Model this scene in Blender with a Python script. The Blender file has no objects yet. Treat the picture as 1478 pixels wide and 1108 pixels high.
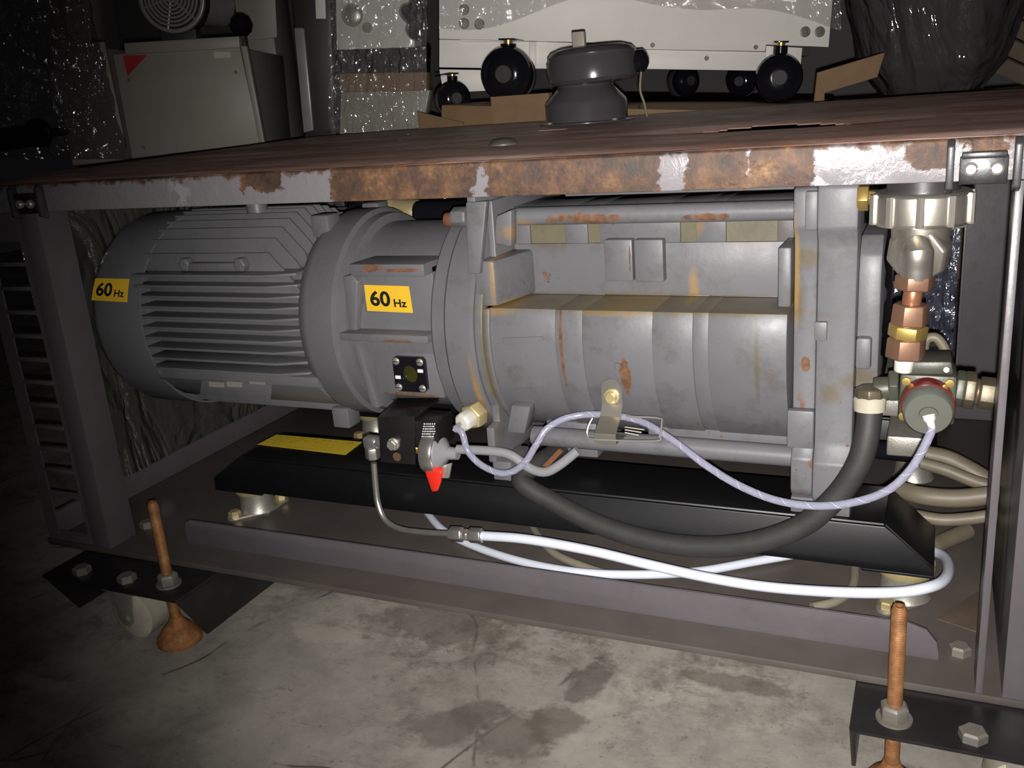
import bpy, bmesh, math, random
from mathutils import Vector, Matrix, noise as mnoise
random.seed(7)
S = bpy.context.scene
COL = S.collection
V = Vector
# ------------------------------------------------------------------ camera
F_PX, W_PX, H_PX = 1352.16, 1478.0, 1108.0
AXX = V((0.91272632, 0.0515563, -0.40530558))     # frame axes in camera coords (right, down, forward)
AXY = V((0.40148192, -0.29717362, 0.86631409))
AXZ = V((-0.07578218, -0.95343053, -0.29193711))
CAM = V((0.0, -1.0, 0.775))
RIGHT = V((AXX[0], AXY[0], AXZ[0])); DOWN = V((AXX[1], AXY[1], AXZ[1])); FWD = V((AXX[2], AXY[2], AXZ[2]))
cd = bpy.data.cameras.new('camera'); cam = bpy.data.objects.new('camera', cd); COL.objects.link(cam)
cd.sensor_width = 36.0; cd.lens = F_PX / W_PX * 36.0; cd.clip_start = 0.02
m = Matrix.Identity(4)
for i in range(3):
    m[i][0] = RIGHT[i]; m[i][1] = -DOWN[i]; m[i][2] = -FWD[i]; m[i][3] = CAM[i]
cam.matrix_world = m
S.camera = cam
# ------------------------------------------------------------------ light
wd = bpy.data.worlds.new('warehouse_dark'); S.world = wd; wd.use_nodes = True
wd.node_tree.nodes['Background'].inputs[0].default_value = (0.55, 0.55, 0.62, 1)
wd.node_tree.nodes['Background'].inputs[1].default_value = 0.006
ld = bpy.data.lights.new('camera_flash_offscreen', 'SPOT'); ld.energy = 120.0; ld.spot_size = math.radians(86); ld.spot_blend = 1.0
ld.shadow_soft_size = 0.004; ld.color = (1.0, 0.96, 0.94)
lo = bpy.data.objects.new('camera_flash_offscreen', ld); COL.objects.link(lo)
ml = m.copy()
aim = (FWD + RIGHT * 0.18 + DOWN * -0.06).normalized()
lo.rotation_euler = aim.to_track_quat('-Z', 'Y').to_euler()
lo.location = CAM + RIGHT * 0.004 + DOWN * 0.015
S.view_settings.view_transform = 'Standard'; S.view_settings.look = 'None'
S.view_settings.gamma = 1.0; S.view_settings.use_curve_mapping = False
S.view_settings.exposure = 0.0

# ------------------------------------------------------------------ measuring helpers (pixel of the photo + a real depth -> point)
def ray(px, py):
    c = ((px - 739) / F_PX, (py - 554) / F_PX, 1.0)
    return RIGHT * c[0] + DOWN * c[1] + FWD * c[2]
def AY(px, py, y):
    d = ray(px, py); return CAM + d * ((y - CAM.y) / d.y)
def AZ(px, py, z):
    d = ray(px, py); return CAM + d * ((z - CAM.z) / d.z)
def AX(px, py, x):
    d = ray(px, py); return CAM + d * ((x - CAM.x) / d.x)
YC, ZC = 0.32, 0.447                                # common axis of motor and pump
def AC(px, py, r):
    d = ray(px, py); oy, oz = CAM.y - YC, CAM.z - ZC
    a = d.y**2 + d.z**2; b = 2*(oy*d.y + oz*d.z); c = oy*oy + oz*oz - r*r
    D = max(b*b - 4*a*c, 0); return CAM + d * ((-b - math.sqrt(D)) / 2 / a)

# ------------------------------------------------------------------ node materials
class NT:
    def __init__(s, name):
        s.m = bpy.data.materials.new(name); s.m.use_nodes = True
        s.t = s.m.node_tree; s.N = s.t.nodes; s.L = s.t.links
        s.b = s.N['Principled BSDF']; s.out = s.N['Material Output']
        s.tc = s.N.new('ShaderNodeTexCoord').outputs['Object']
    def put(s, inp, v):
        if hasattr(v, 'is_output') or isinstance(v, bpy.types.NodeSocket): s.L.new(v, inp)
        else:
            if isinstance(v, tuple) and len(v) == 3 and inp.type == 'RGBA': v = v + (1,)
            inp.default_value = v
    def math(s, op, a, b=0.0, clamp=False):
        n = s.N.new('ShaderNodeMath'); n.operation = op; n.use_clamp = clamp
        s.put(n.inputs[0], a); s.put(n.inputs[1], b); return n.outputs[0]
    def scale(s, sc, vec=None, loc=(0,0,0)):
        n = s.N.new('ShaderNodeMapping'); s.L.new(vec or s.tc, n.inputs[0])
        n.inputs['Scale'].default_value = sc; n.inputs['Location'].default_value = loc; return n.outputs[0]
    def noise(s, scale, detail=4, rough=0.55, vec=None, dist=0.0, color=False):
        n = s.N.new('ShaderNodeTexNoise'); s.L.new(vec or s.tc, n.inputs['Vector'])
        n.inputs['Scale'].default_value = scale; n.inputs['Detail'].default_value = detail
        n.inputs['Roughness'].default_value = rough; n.inputs['Distortion'].default_value = dist
        return n.outputs['Color' if color else 'Fac']
    def ramp(s, fac, stops, interp='LINEAR'):
        n = s.N.new('ShaderNodeValToRGB'); s.put(n.inputs[0], fac); r = n.color_ramp; r.interpolation = interp
        while len(r.elements) < len(stops): r.elements.new(0.5)
        for e, (p, c) in zip(r.elements, stops):
            e.position = p; e.color = (c, c, c, 1) if isinstance(c, (int, float)) else tuple(c) + (1,)
        return n.outputs[0]
    def step(s, v, lo, hi):
        n = s.N.new('ShaderNodeMapRange'); n.clamp = True; s.put(n.inputs[0], v)
        n.inputs[1].default_value = lo; n.inputs[2].default_value = hi; return n.outputs[0]
    def mix(s, f, a, b, mode='MIX'):
        n = s.N.new('ShaderNodeMix'); n.data_type = 'RGBA'; n.blend_type = mode
        s.put(n.inputs[0], f); s.put(n.inputs[6], a); s.put(n.inputs[7], b); return n.outputs[2]
    def sep(s, v=None):
        n = s.N.new('ShaderNodeSeparateXYZ'); s.L.new(v or s.tc, n.inputs[0]); return n.outputs
    def normal(s):
        return s.N.new('ShaderNodeNewGeometry').outputs['Normal']
    def bump(s, h, strength=0.3, dist=0.002):
        n = s.N.new('ShaderNodeBump'); n.inputs['Strength'].default_value = strength
        n.inputs['Distance'].default_value = dist; s.L.new(h, n.inputs['Height']); return n.outputs[0]
    def blob(s, c, r, wob=0.35, sc=60, soft=0.08):
        """1 inside an ellipsoid of ragged edge (object coordinates)"""
        n = s.N.new('ShaderNodeVectorMath'); n.operation = 'SUBTRACT'; s.L.new(s.tc, n.inputs[0]); n.inputs[1].default_value = c
        q = s.N.new('ShaderNodeVectorMath'); q.operation = 'DIVIDE'; s.L.new(n.outputs[0], q.inputs[0]); q.inputs[1].default_value = r
        l = s.N.new('ShaderNodeVectorMath'); l.operation = 'LENGTH'; s.L.new(q.outputs[0], l.inputs[0])
        d = s.math('ADD', l.outputs['Value'], s.math('MULTIPLY', s.math('SUBTRACT', s.noise(sc, 5, 0.65), 0.5), wob * 4))
        return s.step(d, 1 + soft, 1 - soft)
    def fin(s, col, rough=0.5, metal=0.0, bump=None, **kw):
        s.put(s.b.inputs['Base Color'], col); s.put(s.b.inputs['Roughness'], rough); s.put(s.b.inputs['Metallic'], metal)
        if bump is not None: s.L.new(bump, s.b.inputs['Normal'])
        for k, v in kw.items(): s.put(s.b.inputs[k.replace('_', ' ')], v)
        return s.m

M = {}
def plain(name, col, rough=0.5, metal=0.0, var=0.25, bump=0.1, sc=40, **kw):
    n = NT(name); f = n.noise(sc, 5)
    c = n.mix(f, tuple(x * (1 - var) for x in col), tuple(min(1, x * (1 + var)) for x in col))
    M[name] = n.fin(c, rough, metal, n.bump(n.noise(sc * 6, 3), bump, 0.001) if bump else None, **kw)
RUST1, RUST2, RUST3 = (0.105, 0.05, 0.026), (0.19, 0.092, 0.045), (0.06, 0.03, 0.02)
def paint(name, col, rough=0.42, rust=0.0, grime=0.3, spots=(), bumpy=0.15):
    n = NT(name)
    big = n.noise(9, 6, 0.6); fine = n.noise(160, 3)
    c = n.mix(big, tuple(x * 0.8 for x in col), tuple(x * 1.15 for x in col))
    c = n.mix(n.math('MULTIPLY', n.step(n.noise(22, 8, 0.7), 0.52, 0.75), grime), c, (col[0] * 0.5, col[1] * 0.46, col[2] * 0.38))
    rg = n.math('ADD', n.math('MULTIPLY', n.noise(30, 4), 0.25), rough - 0.12)
    rmask = 0.0
    if rust:
        rmask = n.math('MULTIPLY', n.step(n.noise(35, 8, 0.7), 0.72 - rust, 0.74 - rust), n.step(n.noise(5, 3), 0.52, 0.56))
    for cen, rad, kind in spots:
        b = n.blob(cen, rad, soft=0.08 if kind == 'rust' else 0.45)
        if kind == 'rust': rmask = n.math('MAXIMUM', rmask, b)
        else: c = n.mix(n.math('MULTIPLY', b, 0.6), c, kind)
    if rust or spots:
        rc = n.mix(n.step(n.noise(90, 4), 0.35, 0.65), RUST1, RUST2)
        c = n.mix(rmask, c, rc); rg = n.math('ADD', rg, n.math('MULTIPLY', rmask, 0.35), True)
    M[name] = n.fin(c, rg, 0.0, n.bump(n.math('ADD', fine, n.math('MULTIPLY', n.noise(45, 4), 1.5)), bumpy, 0.001))

OLIVE = (0.11, 0.08, 0.025); YEL = (0.36, 0.20, 0.03)
def sp(px, py, y, r): return tuple(AY(px, py, y)), r
plain('black_powder', (0.0045, 0.0045, 0.0052), 0.42, 0, 0.4, 0.05, 60)
plain('black_bracket', (0.014, 0.013, 0.013), 0.35, 0, 0.5, 0.15, 30)
plain('black_rubber', (0.03, 0.029, 0.027), 0.62, 0, 0.35, 0.2, 50)
plain('black_gloss', (0.008, 0.008, 0.011), 0.12, 0, 0.2, 0.0, 20)
plain('stainless', (0.60, 0.57, 0.53), 0.3, 0.85, 0.12, 0.05, 60)
plain('zinc', (0.62, 0.6, 0.54), 0.34, 0.75, 0.15, 0.08, 60)
plain('dull_bolt', (0.2, 0.185, 0.155), 0.48, 0.3, 0.3, 0.2, 90)
plain('nickel', (0.66, 0.62, 0.54), 0.36, 0.92, 0.1, 0.06, 40)
plain('cast_alloy', (0.46, 0.44, 0.38), 0.42, 0.7, 0.25, 0.3, 70)
plain('old_brass', (0.12, 0.10, 0.065), 0.42, 0.5, 0.3, 0.15, 70)
plain('brass', (0.60, 0.43, 0.13), 0.3, 0.8, 0.12, 0.05, 60)
plain('yellow_zinc', (0.58, 0.48, 0.24), 0.38, 0.5, 0.2, 0.05, 40)
plain('copper', (0.38, 0.17, 0.09), 0.36, 0.6, 0.2, 0.06, 50)
plain('copper_nut', (0.28, 0.155, 0.10), 0.4, 0.6, 0.2, 0.06, 50)
plain('white_nylon', (0.6, 0.58, 0.52), 0.4, 0, 0.06, 0.05, 50)
plain('ivory_nylon', (0.42, 0.39, 0.30), 0.35, 0, 0.35, 0.12, 30)
plain('white_hose', (0.66, 0.70, 0.78), 0.3, 0, 0.06, 0.04, 60)
plain('cream_hose', (0.22, 0.20, 0.15), 0.5, 0, 0.2, 0.1, 40)
plain('beige_cable', (0.15, 0.128, 0.088), 0.5, 0, 0.3, 0.1, 40)
plain('red_plastic', (0.75, 0.03, 0.015), 0.35, 0, 0.1, 0.05, 60)
plain('red_glass', (0.14, 0.018, 0.016), 0.15, 0, 0.5, 0.05, 45)
plain('switch_grey', (0.105, 0.11, 0.092), 0.4, 0, 0.1, 0.1, 50)
plain('switch_body', (0.055, 0.058, 0.041), 0.42, 0, 0.3, 0.15, 50)
plain('sticker_yellow', (0.80, 0.50, 0.03), 0.45, 0, 0.08, 0.03, 30)
plain('ink_black', (0.01, 0.01, 0.01), 0.5, 0, 0.2, 0.0, 30)
plain('white_mark', (0.8, 0.8, 0.78), 0.5, 0, 0.1, 0.0, 30)
plain('oil_glass', (0.035, 0.035, 0.008), 0.08, 0, 0.6, 0.0, 30)
plain('side_dark', (0.035, 0.033, 0.034), 0.4, 0, 0.2, 0.1, 40)
plain('pipe_grey', (0.25, 0.25, 0.26), 0.38, 0, 0.1, 0.08, 40)
plain('white_panel', (0.86, 0.83, 0.76), 0.45, 0, 0.06, 0.04, 20)
plain('white_panel_soft', (0.68, 0.66, 0.60), 0.45, 0, 0.06, 0.04, 20)
plain('cabinet_grey', (0.31, 0.285, 0.24), 0.45, 0, 0.1, 0.06, 15)
plain('wall_grey', (0.30, 0.29, 0.27), 0.8, 0, 0.1, 0.1, 3)
plain('cabinet_dark', (0.03, 0.028, 0.026), 0.5, 0, 0.3, 0.05, 15)
plain('fan_grey', (0.28, 0.275, 0.265), 0.35, 0.2, 0.2, 0.05, 30)
plain('cardboard', (0.21, 0.13, 0.065), 0.75, 0, 0.2, 0.15, 25)
plain('wood', (0.30, 0.24, 0.17), 0.7, 0, 0.35, 0.2, 14)
plain('red_label', (0.45, 0.02, 0.02), 0.5, 0, 0.1, 0.0, 20)
plain('horn_grey', (0.058, 0.053, 0.056), 0.2, 0, 0.12, 0.05, 25)
plain('label_paper', (0.5, 0.48, 0.4), 0.5, 0, 0.1, 0.0, 20)
paint('motor_paint', (0.138, 0.138, 0.145), 0.42, 0.0, 0.35, bumpy=0.25)
paint('cowl_paint', (0.138, 0.138, 0.145), 0.38, 0.0, 0.3)
PUMP0, COUP0, FRAME0 = V((-0.35, 0.32, 0.232)), V((-0.74, 0.32, 0.29)), V((-0.55, 0.475, 0.10))
def spot(px, py, y, r, root, kind='rust'): return (tuple(AY(px, py, y) - root), r, kind)
paint('pump_paint', (0.138, 0.138, 0.145), 0.46, 0.10, 0.65, spots=[
    spot(901, 545, .15, (.007, .05, .028), PUMP0), spot(1198, 570, .15, (.012, .05, .012), PUMP0, OLIVE),
    spot(1160, 530, .15, (.006, .05, .010), PUMP0), spot(990, 335, .2, (.012, .06, .018), PUMP0, YEL),
    spot(735, 440, .19, (.03, .05, .008), PUMP0, YEL), spot(1150, 435, .17, (.012, .05, .02), PUMP0, OLIVE),
    spot(1165, 370, .17, (.012, .05, .012), PUMP0, OLIVE), spot(785, 345, .23, (.03, .05, .02), PUMP0, OLIVE),
    spot(1085, 335, .23, (.04, .05, .02), PUMP0, OLIVE), spot(707, 520, .16, (.006, .05, .10), PUMP0, OLIVE),
    spot(810, 500, .15, (.0025, .05, .06), PUMP0), spot(905, 380, .22, (.0022, .02, .025), PUMP0),
    spot(1045, 450, .15, (.09, .03, .006), PUMP0, OLIVE), spot(1240, 540, .18, (.02, .05, .012), PUMP0, OLIVE),
    spot(1020, 310, .19, (.06, .02, .006), PUMP0), spot(850, 312, .19, (.08, .02, .009), PUMP0),
    spot(727, 385, .2, (.004, .06, .055), PUMP0, YEL), spot(1002, 425, .25, (.006, .06, .035), PUMP0, YEL), spot(905, 441, .2, (.05, .06, .005), PUMP0, YEL),
    spot(1148, 395, .16, (.004, .05, .06), PUMP0, YEL), spot(1092, 530, .15, (.003, .05, .05), PUMP0, OLIVE), spot(692, 560, .16, (.004, .05, .05), PUMP0, YEL),
    spot(760, 330, .19, (.02, .05, .012), PUMP0, YEL), spot(735, 330, .19, (.006, .03, .03), PUMP0, YEL),
    ((-.36 - PUMP0.x, .205 - PUMP0.y, .495 - PUMP0.z), (.23, .075, .006), (0.13, 0.10, 0.035))])
paint('coupling_paint', (0.138, 0.138, 0.145), 0.42, 0.0, 0.35, spots=[
    spot(625, 462, .15, (.011, .05, .016), COUP0), spot(640, 560, .16, (.009, .05, .016), COUP0),
    spot(580, 492, .15, (.028, .03, .005), COUP0), spot(540, 385, .16, (.02, .04, .005), COUP0),
    spot(585, 388, .16, (.03, .04, .003), COUP0), spot(590, 573, .16, (.05, .04, .003), COUP0),
    spot(665, 560, .16, (.012, .05, .04), COUP0, OLIVE)])
paint('stained_paint', (0.13, 0.115, 0.07), 0.5, 0.0, 0.6)
def frame_paint(name, col, rust):
    paint(name, col, 0.36, rust, 0.3)
frame_paint('frame_paint', (0.105, 0.094, 0.10), 0.0)
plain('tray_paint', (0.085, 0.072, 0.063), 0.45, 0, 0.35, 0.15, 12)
plain('gusset_rust', (0.095, 0.07, 0.048), 0.55, 0, 0.4, 0.2, 30)
# front rail: paint blistered and rusted through in patches
n = NT('rail_rusted')
x, y, z = n.sep()
wob = n.math('MULTIPLY', n.math('SUBTRACT', n.noise(38, 6, 0.65), 0.5), 0.05)
mask = 0.0
for a, b, dz in [(340, 405, .012), (473, 680, -.03), (698, 952, -.03), (985, 1080, -.01), (1080, 1172, -.03), (1312, 1372, .008), (1392, 1450, -.03)]:
    xa, xb = AY(a, 235, 0).x - FRAME0.x, AY(b, 235, 0).x - FRAME0.x
    d = n.math('SUBTRACT', (xb - xa) / 2, n.math('ABSOLUTE', n.math('SUBTRACT', x, (xa + xb) / 2)))
    d = n.math('MINIMUM', d, n.math('SUBTRACT', z, 0.572 + dz))
    mask = n.math('MAXIMUM', mask, n.step(n.math('ADD', d, wob), -0.0015, 0.0015))
top = n.step(n.math('ADD', n.math('SUBTRACT', z, 0.603), wob), -0.003, 0.003)
mask = n.math('MAXIMUM', mask, top)
rc = n.ramp(n.noise(24, 10, 0.74), [(0.36, (0.035, 0.026, 0.02)), (0.47, (0.075, 0.04, 0.024)), (0.56, (0.125, 0.065, 0.032)), (0.64, (0.22, 0.115, 0.045)), (0.74, (0.45, 0.25, 0.14))])
blis = n.math('MULTIPLY', n.step(n.noise(26, 5, 0.6, dist=0.6), 0.52, 0.56), n.step(n.noise(4, 2), 0.42, 0.5))
ends = n.math('MAXIMUM', n.step(x, -0.36, -0.42), n.step(x, 0.33, 0.38))
blis = n.math('MULTIPLY', blis, ends)
pc = n.mix(blis, (0.20, 0.187, 0.193), (0.36, 0.34, 0.35))
c = n.mix(mask, pc, rc)
h = n.math('ADD', n.math('MULTIPLY', n.noise(30, 6, 0.7, dist=0.8), 1.0), n.math('MULTIPLY', blis, 0.6))
rg = n.math('ADD', 0.32, n.math('MULTIPLY', mask, 0.32))
M['rail_rusted'] = n.fin(c, rg, 0.0, n.bump(h, 0.30, 0.006))
# rusted top plate, streaked along its length
n = NT('plate_rusted')
st = n.noise(1.0, 7, 0.65, vec=n.scale((3, 9, 9)), dist=0.5)
c = n.ramp(st, [(0.30, (0.10, 0.052, 0.04)), (0.46, (0.19, 0.11, 0.085)), (0.58, (0.27, 0.17, 0.14)), (0.72, (0.40, 0.31, 0.28))])
c = n.mix(n.step(n.noise(12, 8, 0.7), 0.56, 0.66), c, (0.17, 0.075, 0.045))
M['plate_rusted'] = n.fin(c, n.math('ADD', 0.28, n.math('MULTIPLY', n.noise(20, 4), 0.35)), 0.0, n.bump(n.noise(90, 7, 0.8), 0.8, 0.006), Diffuse_Roughness=1.0)
n = NT('rust')
c = n.ramp(n.noise(70, 6, 0.7), [(0.3, (0.13, 0.05, 0.018)), (0.5, (0.27, 0.11, 0.035)), (0.7, (0.40, 0.19, 0.07))])
M['rust'] = n.fin(c, 0.75, 0.15, n.bump(n.noise(200, 5, 0.7), 0.5, 0.002))
n = NT('rust_thread')
z = n.sep()[2]
c = n.ramp(n.noise(60, 6, 0.7), [(0.3, (0.17, 0.07, 0.028)), (0.5, (0.29, 0.13, 0.045)), (0.7, (0.40, 0.22, 0.085))])
w = n.math('SINE', n.math('MULTIPLY', z, 2 * math.pi / 0.002))
M['rust_thread'] = n.fin(c, 0.6, 0.3, n.bump(w, 0.3, 0.001))
# concrete floor with stains, scuffs and scratches
n = NT('concrete')
a = n.noise(3.0, 10, 0.72, dist=0.2); b = n.noise(11, 10, 0.78)
c = n.ramp(a, [(0.30, (0.23, 0.21, 0.18)), (0.5, (0.36, 0.335, 0.29)), (0.7, (0.50, 0.465, 0.40))])
big = n.step(n.noise(1.9, 5, 0.65), 0.38, 0.60)
st = n.math('MULTIPLY', n.step(b, 0.46, 0.60), big)
c = n.mix(n.math('MULTIPLY', st, 0.8), c, (0.105, 0.092, 0.075))
sm = n.math('MULTIPLY', n.step(n.noise(1, 8, 0.75, vec=n.scale((9, 30, 1))), 0.55, 0.66), n.step(n.noise(3.3, 4), 0.45, 0.6))
c = n.mix(n.math('MULTIPLY', sm, 0.6), c, (0.12, 0.105, 0.085))
c = n.mix(n.math('MULTIPLY', n.step(n.noise(95, 5, 0.8), 0.62, 0.68), 0.7), c, (0.08, 0.068, 0.055))
c = n.mix(n.math('MULTIPLY', n.step(n.noise(34, 6, 0.75), 0.60, 0.66), 0.45), c, (0.09, 0.075, 0.06))
def scr(ang, sc, w):
    mp = n.N.new('ShaderNodeMapping'); n.L.new(n.tc, mp.inputs[0]); mp.inputs['Rotation'].default_value = (0, 0, ang)
    xx = n.sep(mp.outputs[0])
    d = n.math('ABSOLUTE', n.math('SUBTRACT', n.math('FRACT', n.math('ADD', n.math('MULTIPLY', xx[0], sc), n.math('MULTIPLY', n.noise(1.2, 3), 0.8))), 0.5))
    return n.math('MULTIPLY', n.step(d, w, w * 0.3), n.step(n.noise(7, 4), 0.48, 0.58))
for ang, sc, w in ((0.5, 2.3, 0.008), (-0.35, 1.7, 0.007), (1.35, 1.9, 0.006)):
    c = n.mix(n.math('MULTIPLY', scr(ang, sc, w), 0.8), c, (0.06, 0.05, 0.04))
for px, py, r, k in [(850, 980, (.024, .055, .05), (0.075, 0.068, 0.058)), (640, 1050, (.05, .04, .05), (0.12, .105, .085)), (690, 1030, (.035, .03, .05), (0.11, .1, .08)),
                     (740, 1060, (.045, .05, .05), (0.12, .105, .085)), (800, 1045, (.035, .04, .05), (0.11, .1, .08)), (640, 905, (.13, .05, .05), (0.14, .125, .10)),
                     (1060, 985, (.08, .018, .05), (0.12, .105, .085)), (470, 915, (.06, .025, .05), (0.5, .46, .38)), (60, 985, (.06, .012, .05), (0.5, .47, .4))]:
    c = n.mix(n.math('MULTIPLY', n.blob(tuple(AZ(px, py, 0)), r, 0.6, 30, 0.22), 0.62), c, k)
M['concrete'] = n.fin(c, 0.62, 0.0, n.bump(n.noise(120, 5, 0.7), 0.2, 0.002))
# yellow label with faint handwriting
n = NT('rail_label')
tx = n.noise(1.0, 3, 0.8, vec=n.scale((170, 420, 1)))
ln = n.math('SINE', n.math('MULTIPLY', n.sep()[1], 2 * math.pi / 0.012))
ink = n.math('MULTIPLY', n.step(tx, 0.56, 0.60), n.step(ln, 0.1, 0.4))
ink = n.math('MULTIPLY', ink, n.step(n.noise(14, 2), 0.45, 0.5))
M['rail_label'] = n.fin(n.mix(n.math('MULTIPLY', ink, 0.75), (0.72, 0.52, 0.04), (0.09, 0.07, 0.02)), 0.45)
# clear plastic tube with a pale spiral, stretch film
n = NT('clear_tube')
n.fin((0.56, 0.57, 0.70), 0.14, 0.0, Transmission_Weight=0.62, IOR=1.3)
M['clear_tube'] = n.m
plain('spiral_white', (0.7, 0.7, 0.76), 0.3, 0, 0.05, 0)
def film(name, tint, opac, rough=0.08, bs=0.5, sc=14, strg=0.9, bd=0.03):
    """thin plastic: mostly see-through, with glossy creases"""
    n = NT(name)
    n.N.remove(n.b)
    v = n.scale((sc, sc, sc * 0.5)); h1 = n.noise(1, 5, 0.6, vec=v, dist=1.6)
    ridge = n.math('ABSOLUTE', n.math('SUBTRACT', n.noise(0.55, 3, 0.5, vec=v, dist=2.2), 0.5))
    h = n.math('ADD', n.math('MULTIPLY', n.step(ridge, 0.0, 0.09), 0.8), n.math('ADD', n.math('MULTIPLY', h1, 0.8), n.math('MULTIPLY', n.noise(sc * 6, 3, 0.6), 0.16)))
    bp = n.bump(h, strg, bd)
    gl = n.N.new('ShaderNodeBsdfGlossy'); gl.inputs['Roughness'].default_value = rough; gl.inputs['Color'].default_value = (0.95, 0.93, 0.97, 1); n.L.new(bp, gl.inputs['Normal'])
    df = n.N.new('ShaderNodeBsdfDiffuse'); df.inputs['Color'].default_value = tint + (1,); n.L.new(bp, df.inputs['Normal'])
    tr = n.N.new('ShaderNodeBsdfTransparent')
    m1 = n.N.new('ShaderNodeMixShader'); m1.inputs[0].default_value = bs; n.L.new(df.outputs[0], m1.inputs[1]); n.L.new(gl.outputs[0], m1.inputs[2])
    m2 = n.N.new('ShaderNodeMixShader'); m2.inputs[0].default_value = opac; n.L.new(tr.outputs[0], m2.inputs[1]); n.L.new(m1.outputs[0], m2.inputs[2])
    n.L.new(m2.outputs[0], n.out.inputs[0]); M[name] = n.m
film('film_dark', (0.075, 0.077, 0.065), 0.7, 0.12, 0.12, 9, 0.5)
film('film_blue', (0.13, 0.14, 0.20), 0.85, 0.2, 0.45, 8, 0.8, 0.05)
film('film_clear', (0.55, 0.53, 0.5), 0.25, 0.08, 0.5, 11, 0.45, 0.03)
film('film_wrap', (0.07, 0.065, 0.08), 0.5, 0.09, 0.3, 9, 0.6)
film('film_bundle', (0.10, 0.085, 0.09), 0.75, 0.08, 0.16, 5, 0.45)

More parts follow.
